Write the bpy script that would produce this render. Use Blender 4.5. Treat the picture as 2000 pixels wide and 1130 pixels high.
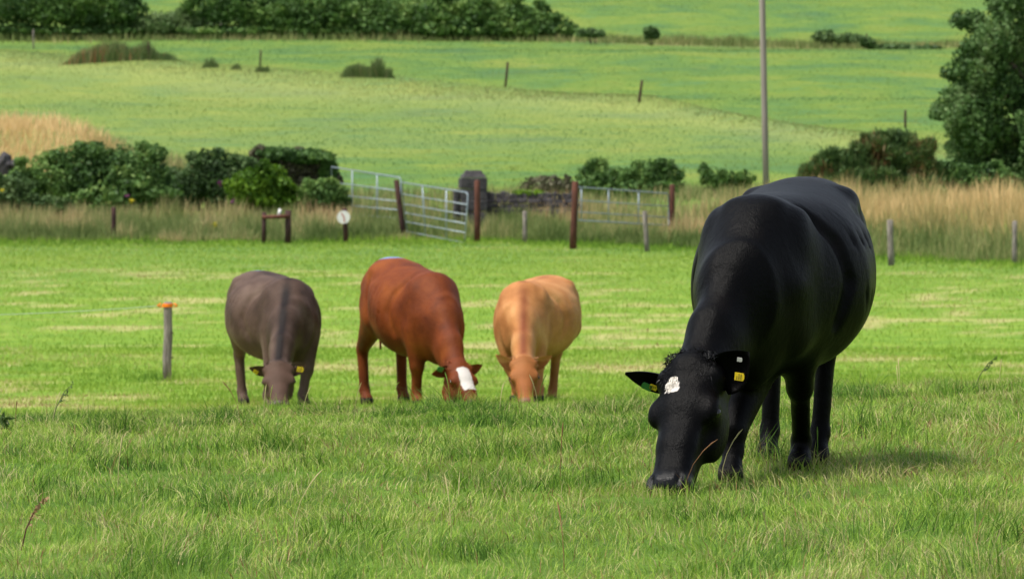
import bpy, math, random
import numpy as np
from mathutils import Vector
rng = np.random.default_rng(7); random.seed(7)
for o in list(bpy.data.objects): bpy.data.objects.remove(o)
SC = bpy.context.scene
COL = SC.collection
# ------------------------------------------------------------ camera, light
F = 11111.0; CAMZ = 1.6; HY = 237.0            # focal length in photo pixels, eye height, horizon row
cd = bpy.data.cameras.new('camera'); cam = bpy.data.objects.new('camera', cd); COL.objects.link(cam)
cam.location = (0, 0, CAMZ); cam.rotation_euler = (math.radians(90) - math.atan((565 - HY) / F), 0, 0)
cd.lens = 200; cd.sensor_width = 36; cd.clip_start = 0.5; cd.clip_end = 6000
cd.dof.use_dof = True; cd.dof.focus_distance = 25.2; cd.dof.aperture_fstop = 12.0
SC.camera = cam
SUN_EL, SUN_AZ = 64.0, -115.0                   # azimuth from +Y towards +X, degrees
w = bpy.data.worlds.new('World'); SC.world = w; w.use_nodes = True
nt = w.node_tree; bg = nt.nodes['Background']
sky = nt.nodes.new('ShaderNodeTexSky'); sky.sky_type = 'NISHITA'; sky.sun_disc = False
sky.sun_elevation = math.radians(SUN_EL); sky.sun_rotation = math.radians(SUN_AZ)
sky.dust_density = 3.0; sky.air_density = 1.0
hs = nt.nodes.new('ShaderNodeHueSaturation'); hs.inputs['Saturation'].default_value = .55   # thin high cloud greys the blue
nt.links.new(sky.outputs[0], hs.inputs['Color']); nt.links.new(hs.outputs[0], bg.inputs[0]); bg.inputs[1].default_value = 0.09
ld = bpy.data.lights.new('sun', 'SUN'); sun = bpy.data.objects.new('sun', ld); COL.objects.link(sun)
ld.energy = 2.1; ld.angle = math.radians(8); ld.color = (1.0, 0.96, 0.88)
sd = Vector((math.sin(math.radians(SUN_AZ)) * math.cos(math.radians(SUN_EL)), math.cos(math.radians(SUN_AZ)) * math.cos(math.radians(SUN_EL)), math.sin(math.radians(SUN_EL))))
sun.rotation_euler = sd.to_track_quat('Z', 'Y').to_euler(); sun.location = (0, 0, 60)
SC.view_settings.view_transform = 'Standard'; SC.view_settings.look = 'None'
SC.view_settings.gamma = 1.0; SC.view_settings.exposure = 1.08; SC.view_settings.use_curve_mapping = False
SC.render.engine = 'CYCLES'; SC.cycles.use_denoising = True
SC.cycles.max_bounces = 6; SC.cycles.transparent_max_bounces = 6; SC.cycles.diffuse_bounces = 3

# ------------------------------------------------------------ helpers
def W(px, py, D):                               # photo pixel at distance D -> world point
    return np.array([(px - 1000) / F * D, D, CAMZ - (py - HY) / F * D])
def sstep(a, b, x):
    t = np.clip((np.asarray(x, float) - a) / (b - a), 0, 1); return t * t * (3 - 2 * t)
def vnoise(x, y, seed=0):
    x = np.asarray(x, float) + seed * 17.13; y = np.asarray(y, float) - seed * 9.71
    xi = np.floor(x).astype(np.int64); yi = np.floor(y).astype(np.int64); fx = x - xi; fy = y - yi
    fx = fx * fx * (3 - 2 * fx); fy = fy * fy * (3 - 2 * fy)
    def h(a, b):
        n = (a * 374761393 + b * 668265263 + seed * 974711) & 0xffffffff
        n = ((n ^ (n >> 13)) * 1274126177) & 0xffffffff
        return ((n ^ (n >> 16)) & 0xffff) / 65535.0
    return (h(xi, yi) * (1 - fx) + h(xi + 1, yi) * fx) * (1 - fy) + (h(xi, yi + 1) * (1 - fx) + h(xi + 1, yi + 1) * fx) * fy
def fbm(x, y, seed=0, oct=3):
    s = 0; a = 0.5; t = 0
    for i in range(oct):
        s = s + a * vnoise(np.asarray(x) * 2 ** i, np.asarray(y) * 2 ** i, seed + i); t += a; a *= 0.5
    return s / t
PY = np.array([-60, 0, 20, 26, 30, 33, 36, 40, 44, 52, 60, 66, 80, 100, 125, 168, 180, 210, 260, 310, 370, 440, 540, 700, 900, 1200, 2200.])
PZ = np.array([.1, .05, 0, 0, -.03, -.10, -.24, -.435, -.62, -.97, -1.25, -1.42, -1.52, -1.55, -1.55, -1.55, -1.25, -.59, .6, 1.91, 4.16, 7.0, 12.1, 23, 38, 55, 80])
def border(x):                                  # distance at which the drier field meets the greener one
    return np.interp(x, [-200, -35, -17.5, 0, 7, 17, 60], [395, 392, 348, 318, 300, 212, 190])
def H(x, y):
    x = np.asarray(x, float); y = np.asarray(y, float)
    win = sstep(25, 31, y) * (1 - sstep(50, 72, y))
    yy = y - np.clip(0.55 * x, -3, 4.5) * win
    z = np.interp(yy, PY, PZ)
    z = z + .035 * np.clip(x - .9, 0, 3.5) * win
    toe = np.interp(x, [-14, -2, 3.5, 8, 12], [151, 152, 149, 134, 127])
    z = z + 1.0 * sstep(0, 1, (y - toe) / 17.0)
    z = z + 1.75 * sstep(-9.5, -14.5, x) * np.exp(-((y - 176) / 7.0) ** 2)
    z = z + 0.25 * np.exp(-((y - border(x)) / 9.0) ** 2) * sstep(200, 260, y)
    z = z + 0.05 * (fbm(x / 0.8, y / 0.8, 3, 2) - 0.5) * sstep(10, 16, y) * (1 - sstep(60, 110, y))
    z = z + 1.2 * (fbm(x / 45, y / 45, 5, 2) - 0.5) * sstep(180, 300, y)
    return z
def ground_at(px, py, y0=18.0, y1=900.0):       # where the sight line through a photo pixel meets the ground
    D = np.exp(np.linspace(math.log(y0), math.log(y1), 4000))
    x = (px - 1000) / F * D; z = CAMZ - (py - HY) / F * D
    k = np.nonzero(z - H(x, D) < 0)[0]
    k = k[0] if len(k) else len(D) - 1
    return np.array([x[k], D[k], float(H(x[k], D[k]))])
def mesh_obj(name, verts, faces_loops, starts, totals, mats, parent=None, smooth=False, attrs=None, mat_idx=None):
    me = bpy.data.meshes.new(name); verts = np.ascontiguousarray(verts, np.float32)
    me.vertices.add(len(verts)); me.vertices.foreach_set('co', verts.ravel())
    me.loops.add(len(faces_loops)); me.loops.foreach_set('vertex_index', np.asarray(faces_loops, np.int32))
    me.polygons.add(len(starts)); me.polygons.foreach_set('loop_start', np.asarray(starts, np.int32)); me.polygons.foreach_set('loop_total', np.asarray(totals, np.int32))
    me.polygons.foreach_set('use_smooth', np.full(len(starts), smooth))
    for m in (mats if isinstance(mats, (list, tuple)) else [mats]): me.materials.append(m)
    if mat_idx is not None: me.polygons.foreach_set('material_index', np.asarray(mat_idx, np.int32))
    for k, v in (attrs or {}).items():
        a = me.attributes.new(k, 'FLOAT', 'POINT'); a.data.foreach_set('value', np.ascontiguousarray(v, np.float32))
    me.update(calc_edges=True)
    o = bpy.data.objects.new(name, me); COL.objects.link(o)
    if parent is not None: o.parent = parent
    return o
def quads_obj(name, verts, quads, mats, **k):
    q = np.asarray(quads, np.int32); n = q.shape[1]
    return mesh_obj(name, verts, q.ravel(), np.arange(len(q)) * n, np.full(len(q), n), mats, **k)
def tag(o, label=None, cat=None, group=None, kind=None):
    if label: o['label'] = label
    if cat: o['category'] = cat
    if group: o['group'] = group
    if kind: o['kind'] = kind
    return o
def empty(name, loc, label, cat, group=None, rz=0):
    o = bpy.data.objects.new(name, None); COL.objects.link(o); o.location = tuple(float(v) for v in loc); o.rotation_euler = (0, 0, rz)
    o.empty_display_size = 0.2
    return tag(o, label, cat, group)
class MB:
    def __init__(s): s.v = []; s.f = []
    def add(s, v, f):
        n = len(s.v); s.v += [tuple(p) for p in v]; s.f += [tuple(i + n for i in q) for q in f]
    def tube(s, pts, radii, n=8, seed=None, wob=0.0):
        pts = [np.asarray(p, float) for p in pts]; r = random.Random(seed)
        radii = [radii] * len(pts) if np.isscalar(radii) else radii
        d0 = pts[-1] - pts[0]; up = np.array([0, 0, 1.]) if abs(d0[2]) < 0.9 * np.linalg.norm(d0) else np.array([1., 0, 0])
        vs = []
        for i, p in enumerate(pts):
            d = pts[min(i + 1, len(pts) - 1)] - pts[max(i - 1, 0)]; d = d / (np.linalg.norm(d) + 1e-9)
            a = np.cross(d, up); a /= np.linalg.norm(a); b = np.cross(d, a)
            for k in range(n):
                t = 2 * math.pi * k / n; q = radii[i] * (1 + wob * (r.random() - .5) * 2)
                vs.append(p + a * math.cos(t) * q + b * math.sin(t) * q)
        m = len(pts)
        fs = [(i * n + k, i * n + (k + 1) % n, (i + 1) * n + (k + 1) % n, (i + 1) * n + k) for i in range(m - 1) for k in range(n)]
        fs += [tuple(range(n))[::-1], tuple((m - 1) * n + k for k in range(n))]
        s.add(vs, fs)
    def box(s, c, size, rz=0, jit=0, seed=0, taper=1.0):
        r = random.Random(seed); vs = []
        for z in (-.5, .5):
            for x, y in ((-.5, -.5), (.5, -.5), (.5, .5), (-.5, .5)):
                k = taper if z > 0 else 1
                X = x * size[0] * k + (r.random() - .5) * jit; Y = y * size[1] * k + (r.random() - .5) * jit; Z = z * size[2] + (r.random() - .5) * jit
                vs.append((c[0] + X * math.cos(rz) - Y * math.sin(rz), c[1] + X * math.sin(rz) + Y * math.cos(rz), c[2] + Z))
        s.add(vs, [(3, 2, 1, 0), (4, 5, 6, 7), (0, 1, 5, 4), (1, 2, 6, 5), (2, 3, 7, 6), (3, 0, 4, 7)])
    def build(s, name, mat, parent=None, smooth=False, bevel=0, loc=None):
        me = bpy.data.meshes.new(name); me.from_pydata([tuple(map(float, v)) for v in s.v], [], s.f); me.materials.append(mat)
        if smooth: me.polygons.foreach_set('use_smooth', [True] * len(me.polygons))
        me.update(); o = bpy.data.objects.new(name, me); COL.objects.link(o)
        if parent is not None: o.parent = parent
        if loc is not None: o.location = tuple(map(float, loc))
        if bevel:
            b = o.modifiers.new('bevel', 'BEVEL'); b.width = bevel; b.segments = 2; b.limit_method = 'ANGLE'
        return o

# ------------------------------------------------------------ materials
def newmat(name):
    m = bpy.data.materials.new(name); m.use_nodes = True; n = m.node_tree
    return m, n, n.nodes['Principled BSDF']
def ramp(n, stops, inp=None, interp='LINEAR'):
    r = n.nodes.new('ShaderNodeValToRGB'); e = r.color_ramp.elements; r.color_ramp.interpolation = interp
    while len(e) < len(stops): e.new(0.5)
    for i, (p, c) in enumerate(stops): e[i].position = p; e[i].color = (*c, 1) if len(c) == 3 else c
    if inp is not None: n.links.new(inp, r.inputs[0])
    return r
def noise(n, scale, detail=3, vec=None, rough=.55, dist=0):
    t = n.nodes.new('ShaderNodeTexNoise'); t.inputs['Scale'].default_value = scale; t.inputs['Detail'].default_value = detail
    t.inputs['Roughness'].default_value = rough; t.inputs['Distortion'].default_value = dist
    if vec is not None: n.links.new(vec, t.inputs['Vector'])
    return t
def coords(n, scale=(1, 1, 1), kind='Object'):
    c = n.nodes.new('ShaderNodeTexCoord'); m = n.nodes.new('ShaderNodeMapping'); m.inputs['Scale'].default_value = scale
    n.links.new(c.outputs[kind], m.inputs[0]); return m.outputs[0]
def attr(n, name):
    a = n.nodes.new('ShaderNodeAttribute'); a.attribute_name = name; return a
def mix(n, fac, a, b, mode='MIX'):
    m = n.nodes.new('ShaderNodeMix'); m.data_type = 'RGBA'; m.blend_type = mode
    for i, v in ((0, fac), (6, a), (7, b)):
        if isinstance(v, (float, int)): m.inputs[i].default_value = v
        elif isinstance(v, tuple): m.inputs[i].default_value = (*v, 1)
        else: n.links.new(v, m.inputs[i])
    return m.outputs[2]
def math_(n, op, a, b=None, clamp=False):
    m = n.nodes.new('ShaderNodeMath'); m.operation = op; m.use_clamp = clamp
    for i, v in ((0, a), (1, b)):
        if v is None: continue
        if isinstance(v, (float, int)): m.inputs[i].default_value = v
        else: n.links.new(v, m.inputs[i])
    return m.outputs[0]
def bump(n, b, h, strength, dist):
    k = n.nodes.new('ShaderNodeBump'); k.inputs['Strength'].default_value = strength; k.inputs['Distance'].default_value = dist
    n.links.new(h, k.inputs['Height']); n.links.new(k.outputs[0], b.inputs['Normal']); return k
def leaf_mat(name, stops, transl=0.35, rough=0.55, spec=0.25):
    m, n, b = newmat(name); a = attr(n, 'tint'); r = ramp(n, stops, a.outputs['Fac'])
    n.links.new(r.outputs[0], b.inputs['Base Color']); b.inputs['Roughness'].default_value = rough; b.inputs['Specular IOR Level'].default_value = spec
    t = n.nodes.new('ShaderNodeBsdfTranslucent'); n.links.new(r.outputs[0], t.inputs[0])
    ms = n.nodes.new('ShaderNodeMixShader'); ms.inputs[0].default_value = transl
    n.links.new(b.outputs[0], ms.inputs[1]); n.links.new(t.outputs[0], ms.inputs[2])
    n.links.new(ms.outputs[0], n.nodes['Material Output'].inputs[0]); return m
def rough_mat(name, c1, c2, scale=6, stretch=(1, 1, 1), rough=.85, bstr=.5, bdist=.01, c3=None, metal=0, spec=.3):
    m, n, b = newmat(name); v = coords(n, stretch); t = noise(n, scale, 6, v, .65)
    r = ramp(n, [(.3, c1), (.5, c3 or tuple((p + q) / 2 for p, q in zip(c1, c2))), (.7, c2)], t.outputs['Fac'])
    n.links.new(r.outputs[0], b.inputs['Base Color']); b.inputs['Roughness'].default_value = rough; b.inputs['Metallic'].default_value = metal
    b.inputs['Specular IOR Level'].default_value = spec
    bump(n, b, t.outputs['Fac'], bstr, bdist); return m
GRASS_STOPS = [(0, (.035, .085, .014)), (.22, (.085, .18, .025)), (.45, (.172, .31, .032)), (.68, (.31, .43, .06)), (.84, (.42, .43, .15)), (.95, (.56, .46, .25)), (1, (.24, .12, .06))]
M_GRASS = leaf_mat('grass_blade', GRASS_STOPS, .25, .6, .12)
M_DRY = leaf_mat('dry_grass', [(0, (.10, .15, .04)), (.3, (.22, .27, .09)), (.55, (.42, .37, .17)), (.75, (.58, .44, .23)), (.9, (.46, .26, .15)), (1, (.32, .14, .09))], .35, .7, .15)
M_HILL = leaf_mat('hill_grass', [(0, (0.075, 0.163, 0.070)), (.3, (0.106, 0.198, 0.053)), (.6, (0.141, 0.220, 0.044)), (1, (0.211, 0.246, 0.057))], .35, .7, .1)
M_GOLD = leaf_mat('golden_grass', [(0, (.2, .22, .08)), (.35, (.48, .38, .17)), (.7, (.72, .51, .25)), (1, (.82, .6, .32))], .35, .7, .15)
M_LEAF = leaf_mat('hedge_leaf', [(0, (0.027, 0.063, 0.018)), (.4, (0.072, 0.150, 0.036)), (.75, (0.135, 0.247, 0.057)), (1, (0.240, 0.345, 0.090))], .3)
M_LEAF_BRIGHT = leaf_mat('bright_leaf', [(0, (.025, .065, .008)), (.5, (.085, .19, .014)), (1, (.19, .32, .025))], .4)
M_LEAF_PALE = leaf_mat('pale_leaf', [(0, (0.044, 0.088, 0.028)), (.5, (0.099, 0.176, 0.055)), (1, (0.187, 0.264, 0.099))], .35)
M_LEAF_TWIG = leaf_mat('twiggy_leaf', [(0, (.03, .04, .02)), (.5, (.09, .085, .05)), (1, (.15, .14, .08))], .2)
M_GORSE = leaf_mat('gorse_leaf', [(0, (0.030, 0.061, 0.022)), (.5, (0.074, 0.135, 0.041)), (.85, (0.135, 0.196, 0.061)), (1, (0.216, 0.115, 0.054))], .2)
M_TREE = leaf_mat('tree_leaf', [(0, (0.022, 0.054, 0.016)), (.45, (0.061, 0.135, 0.030)), (.8, (0.128, 0.223, 0.068)), (1, (0.216, 0.311, 0.121))], .3)
M_RUSH = leaf_mat('rush_blade', [(0, (.07, .12, .035)), (.6, (.15, .21, .07)), (.9, (.25, .22, .10)), (1, (.36, .16, .08))], .3)
M_FLOWER = leaf_mat('flower_petal', [(0, (.16, .04, .12)), (.49, (.24, .06, .17)), (.51, (.6, .5, .03)), (1, (.7, .6, .05))], .3)
M_BARK = rough_mat('bark', (.05, .04, .03), (.16, .13, .1), 8, (1, 1, .2))
M_GREYWOOD = rough_mat('weathered_wood', (.06, .05, .042), (.36, .31, .28), 22, (1, 1, .16), bstr=1, bdist=.02)
M_REDWOOD = rough_mat('rusty_post', (.045, .018, .013), (.17, .062, .04), 9, (1, 1, .25))
M_DARKWOOD = rough_mat('dark_post', (.025, .014, .013), (.09, .04, .033), 9, (1, 1, .25))
M_POLE = rough_mat('pole_wood', (.21, .18, .16), (.38, .33, .29), 5, (1, 1, .05))
M_GALV = rough_mat('galvanised_steel', (.22, .27, .31), (.36, .42, .46), 7, rough=.45, bstr=.05, metal=.35, spec=.5)
M_STONE = rough_mat('gate_stone', (.025, .023, .026), (.095, .088, .09), 6, bstr=.9, bdist=.03)
M_WALLSTONE = rough_mat('wall_stone', (.025, .022, .025), (.13, .115, .12), 3, bstr=.9, bdist=.03)
M_MOSS = rough_mat('moss', (.13, .16, .02), (.3, .32, .04), 14, bstr=.9, bdist=.03)
M_ORANGE = rough_mat('orange_plastic', (.9, .18, .01), (1.0, .26, .02), 3, rough=.35, bstr=0)
M_WHITE = rough_mat('white_paint', (.72, .7, .7), (.82, .8, .8), 8, rough=.5, bstr=.05)
M_WIRE = rough_mat('wire', (.6, .66, .66), (.75, .8, .8), 8, rough=.4, bstr=0, metal=.3)
M_RED = rough_mat('red_paint', (.4, .03, .03), (.5, .05, .05), 5, rough=.5, bstr=0)
M_YTAG = rough_mat('yellow_tag', (.72, .5, .02), (.85, .6, .03), 12, rough=.35, bstr=0)
M_GREYTAG = rough_mat('grey_tag', (.35, .34, .33), (.5, .48, .45), 12, rough=.4, bstr=0)
M_INK = rough_mat('tag_ink', (.02, .02, .02), (.04, .04, .04), 12, rough=.5, bstr=0)
M_GTAG = rough_mat('green_tag', (.03, .16, .04), (.05, .2, .06), 12, rough=.4, bstr=0)
M_EYE = rough_mat('eye', (.006, .005, .005), (.012, .01, .01), 4, rough=.06, bstr=0, spec=.6)

def ground_mat():
    m, n, b = newmat('pasture')
    vw = coords(n, (1, 1, 1)); vs = coords(n, (1, .45, 1))
    a1 = noise(n, 1.4, 4, vw, .6); a2 = noise(n, .14, 4, vs, .6, .4); a3 = noise(n, 22, 4, vw, .7); a4 = noise(n, .38, 3, vw, .6, .5)
    c = ramp(n, [(.25, (.11, .22, .026)), (.5, (.17, .29, .034)), (.72, (.26, .35, .05))], a1.outputs['Fac']).outputs[0]
    far = ramp(n, [(.32, (.072, .155, .055)), (.44, (.105, .195, .045)), (.54, (.138, .222, .04)), (.68, (.19, .24, .048))], a2.outputs['Fac']).outputs[0]
    teal = ramp(n, [(.57, (0, 0, 0)), (.66, (1, 1, 1))], a4.outputs['Fac']).outputs[0]
    far = mix(n, math_(n, 'MULTIPLY', teal, .5), far, (.085, .2, .085))
    yel = ramp(n, [(.3, (1, 1, 1)), (.42, (0, 0, 0))], a4.outputs['Fac']).outputs[0]
    far = mix(n, math_(n, 'MULTIPLY', yel, .35), far, (.30, .34, .05))
    c = mix(n, attr(n, 'far').outputs['Fac'], c, far)
    c = mix(n, math_(n, 'MULTIPLY', attr(n, 'dry').outputs['Fac'], .6), c, mix(n, teal, (.34, .36, .12), (.26, .32, .10)))
    c = mix(n, math_(n, 'MULTIPLY', attr(n, 'straw').outputs['Fac'], .8), c, (.46, .40, .18))
    c = mix(n, attr(n, 'earth').outputs['Fac'], c, (.30, .2, .14))
    c = mix(n, attr(n, 'near').outputs['Fac'], c, ramp(n, [(.3, (.05, .10, .015)), (.6, (.11, .20, .025)), (.78, (.18, .22, .05))], a1.outputs['Fac']).outputs[0])
    fine = ramp(n, [(.3, (.72, .72, .72)), (.7, (1.2, 1.2, 1.2))], a3.outputs['Fac']).outputs[0]
    c = mix(n, 1.0, c, fine, 'MULTIPLY')
    n.links.new(c, b.inputs['Base Color']); b.inputs['Roughness'].default_value = .9; b.inputs['Specular IOR Level'].default_value = .1
    bump(n, b, a3.outputs['Fac'], .6, .05)
    return m
def straw_f(x, y):
    p = fbm(x / 1.0, y / 1.5, 21, 3); q = fbm(x / 5, y / 9, 31, 2)
    return .9 * sstep(.585, .70, p + .45 * (q - .5)) * sstep(46, 54, y) * (1 - sstep(112, 130, y))
# ------------------------------------------------------------ the ground
def build_ground():
    ys = [-60, -30, -10, 0, 6, 11]; y = 15.
    while y < 62: ys.append(y); y += .25
    while y < 2200: ys.append(y); y *= 1.013
    ys = np.array(ys); t = np.linspace(-1, 1, 221); s = np.sign(t) * (0.35 * np.abs(t) + 0.65 * np.abs(t) ** 3)
    X = s[None, :] * (25 + .9 * np.maximum(ys, 0))[:, None]; Y = np.repeat(ys[:, None], len(t), 1)
    Z = H(X, Y) - .012
    nr, nc = X.shape; v = np.stack([X, Y, Z], -1).reshape(-1, 3)
    i = np.arange(nr - 1)[:, None] * nc + np.arange(nc - 1)[None, :]; q = np.stack([i, i + 1, i + nc + 1, i + nc], -1).reshape(-1, 4)
    b = border(X)
    dry = sstep(190, 230, Y) * (1 - sstep(-16, 20, Y - b)) * (.3 + .5 * np.exp(-((Y - b + 10) / 26) ** 2))
    dry = np.maximum(dry, sstep(9, 14, X) * sstep(125, 132, Y) * (1 - sstep(155, 170, Y)))
    dry = np.maximum(dry, sstep(-11, -13.5, X) * sstep(150, 158, Y) * (1 - sstep(188, 200, Y)))
    ty = np.interp(X, [-200, 4, 20, 38, 60], [438, 438, 430, 418, 400])
    earth = np.exp(-((Y - ty - 3) / 3.5) ** 2) * sstep(4, 12, X) * (.4 + .6 * vnoise(X / 5, Y / 9, 8))
    o = quads_obj('ground', v, q, ground_mat(), smooth=True, attrs={'near': 1 - sstep(41, 47, Y).ravel(), 'far': sstep(90, 170, Y).ravel(), 'dry': dry.ravel(), 'straw': straw_f(X, Y).ravel(), 'earth': earth.ravel()})
    o['kind'] = 'structure'; o['label'] = 'green pasture running down to a hedge and up a sloping hillside'
build_ground()

# ------------------------------------------------------------ blades
def blades(name, x, y, h, wd, tint, mat, segs=2, lean=.5, z=None, parent=None, smooth=False, leanbias=(0, 0)):
    n = len(x); z = H(x, y) - .01 if z is None else z
    az = rng.uniform(0, 2 * np.pi, n); ln = np.abs(rng.normal(0, lean, n)) * h
    dx = np.cos(az) * ln + leanbias[0] * h; dy = np.sin(az) * ln + leanbias[1] * h
    fa = rng.uniform(0, 2 * np.pi, n) if segs > 1 else rng.uniform(-.9, .9, n)
    wx = np.cos(fa) * wd / 2; wy = np.sin(fa) * wd / 2
    base = np.stack([x, y, z], -1); side = np.stack([wx, wy, 0 * x], -1); L = np.stack([dx, dy, 0 * x], -1)
    rows = []
    for k in range(segs + 1):
        t = k / segs; p = base + L * (t ** 1.8) + np.stack([0 * x, 0 * x, h * (t - .18 * t ** 3 * np.minimum(1.5, np.hypot(dx, dy) / h))], -1)
        if k == segs: rows.append(p)
        else:
            wk = 1 - .35 * t; rows += [p - side * wk, p + side * wk]
    v = np.stack(rows, 1); m = v.shape[1]; b = (np.arange(n) * m)[:, None]
    pat = []; st = []; 
    for k in range(segs - 1): pat += [2 * k, 2 * k + 1, 2 * k + 3, 2 * k + 2]; st.append(4)
    pat += [2 * (segs - 1), 2 * (segs - 1) + 1, 2 * segs]; st.append(3)
    loops = (b + np.array(pat)[None, :]).ravel(); tot = np.tile(st, n); starts = np.concatenate([[0], np.cumsum(tot)[:-1]])
    o = mesh_obj(name, v.reshape(-1, 3), loops, starts, tot, mat, parent=parent, smooth=smooth, attrs={'tint': np.repeat(np.clip(tint, 0, 1), m)})
    return o
def fan(n, y0, y1, extra):
    k = 0; X = []; Y = []
    while k < n:
        y = rng.uniform(y0, y1, n); wdt = .09 * y + extra; keep = rng.uniform(0, 1, n) < wdt / (.09 * y1 + extra)
        y = y[keep]; x = rng.uniform(-1, 1, len(y)) * (.09 * y + extra); X.append(x); Y.append(y); k += len(y)
    return np.concatenate(X)[:n], np.concatenate(Y)[:n]
def near_grass():
    x, y = fan(420000, 17.3, 47, 1.9)
    c = fbm(x / .50, y / 1.0, 41, 3); big = fbm(x / 2.2, y / 3.6, 45, 3); c2 = fbm(x / .16, y / .22, 49, 2); thin = fbm(x / .9, y / 1.6, 57, 2)
    tuft = sstep(.56, .70, c)
    h = (.018 + .075 * c2 ** 2 + .035 * big + .062 * tuft) * rng.uniform(.45, 1.45, len(x))
    tint = .64 - .36 * tuft + .50 * (big - .5) + .34 * (c2 - .5) + rng.normal(0, .17, len(x)) + .06 * sstep(36, 42, y)
    sp = .05 + .19 * sstep(.52, .68, thin)
    tint = np.where(rng.uniform(0, 1, len(x)) < sp, rng.uniform(.78, .97, len(x)), tint)
    cx, cy = fan(110, 17.5, 42, 1.0)                # separate tussocks, some green and rank, some with dead straw
    for k in range(len(cx)):
        rr = rng.uniform(.07, .22); w_ = np.exp(-(((x - cx[k]) / rr) ** 2 + ((y - cy[k]) / (rr * 1.3)) ** 2)); dead = k % 4 == 0
        h = h * (1 + w_ * rng.uniform(.5, 1.3)); pick = rng.uniform(0, 1, len(x)) < w_ * (.55 if dead else .8)
        tint = np.where(pick, rng.uniform(.8, 1.0, len(x)) if dead else np.clip(rng.normal(.2, .1, len(x)), 0, 1), tint)
    rd = rng.uniform(0, 1, len(x)) < .005; tint = np.where(rd, 1.0, tint); h = np.where(rd, h * 1.3, h)
    h = h * (1 - .45 * sstep(37, 45, y)); h = h * .76
    wd = rng.uniform(.0017, .004, len(x)) * (1 + (y - 18) / 40)
    dirx = (fbm(x / .22, y / .3, 91, 2) - .5) * 1.8; diry = (fbm(x / .22, y / .3, 93, 2) - .5) * 1.8
    for fx, fy in [(1430, 25.45), (1564, 26.2), (1502, 27.0), (1600, 26.6)]: h = h * (1 + .9 * np.exp(-((x - (fx - 1000) / F * fy) ** 2 + ((y - fy + .05) * .7) ** 2) / .13 ** 2))
    o = blades('grass', x, y, h, wd, tint, M_GRASS, 2, .8, leanbias=(dirx, diry)); tag(o, 'short grazed grass with darker tufts and straw blades in front', 'grass', kind='stuff')
def mid_grass():
    x, y = fan(120000, 43, 78, 3.0)
    s = straw_f(x, y); c = fbm(x / 1.5, y / 2.2, 61, 3)
    h = (.03 + .03 * c) * rng.uniform(.6, 1.4, len(x)); tint = .66 - .45 * (c - .45) + rng.normal(0, .08, len(x)) + .22 * s * rng.uniform(.4, 1.2, len(x))
    pt = ground_at(327, 742, 60, 80)
    d = np.hypot(x - pt[0], (y - pt[1]) * .6); h = h * (1 + 1.6 * np.exp(-(d / .45) ** 2)); tint = tint - .25 * np.exp(-(d / .5) ** 2)
    for fx, fy in [(524, 51.8), (592, 51.9), (474, 53.2), (545, 53.0), (815, 52.0), (876, 51.8), (714, 53.2), (787, 53.1), (1008, 51.9), (1052, 51.8), (1040, 53.1), (1078, 52.9), (545, 50.6), (938, 50.9), (1028, 50.8)]: h = h * (1 + 2.2 * np.exp(-(((x - (fx - 1000) / F * fy) / .16) ** 2 + ((y - fy + .12) / .3) ** 2)))
    ax, ay = fan(80000, 76, 151, 3.0); s2 = straw_f(ax, ay); c3 = fbm(ax / 1.8, ay / 2.6, 63, 3)
    x = np.concatenate([x, ax]); y = np.concatenate([y, ay])
    h = np.concatenate([h, (.035 + .03 * c3) * rng.uniform(.6, 1.4, len(ax))]); tint = np.concatenate([tint, .66 - .45 * (c3 - .45) + rng.normal(0, .08, len(ax)) + .22 * s2])
    wd = rng.uniform(.006, .011, len(x)) * (y / 55)
    o = blades('meadow_grass', x, y, h, wd, tint, M_GRASS, 1, .5); tag(o, 'mown green grass with straw streaks behind the crest', 'grass', kind='stuff')
def hill_grass():
    x, y = fan(110000, 166, 560, 6.0); k = rng.uniform(0, 1, len(x)) < 1.0
    p = fbm(x / 2.4, y / 4.5, 101, 3); q = fbm(x / 9, y / 14, 103, 2)
    t = .42 + 1.1 * (p - .5) + 1.5 * (q - .5) + rng.normal(0, .05, len(x)) - .3 * (fbm(x / 3.3, y / 3, 105, 2) > .68)
    o = blades('hill_grass', x, y, (.03 + .06 * p) * rng.uniform(.5, 1.3, len(x)), rng.uniform(.03, .06, len(x)) * (y / 300) ** .5, t, M_HILL, 1, .6); tag(o, 'mottled green grass of the sloping field beyond the hedge', 'grass', kind='stuff')
near_grass(); mid_grass(); hill_grass()
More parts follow.
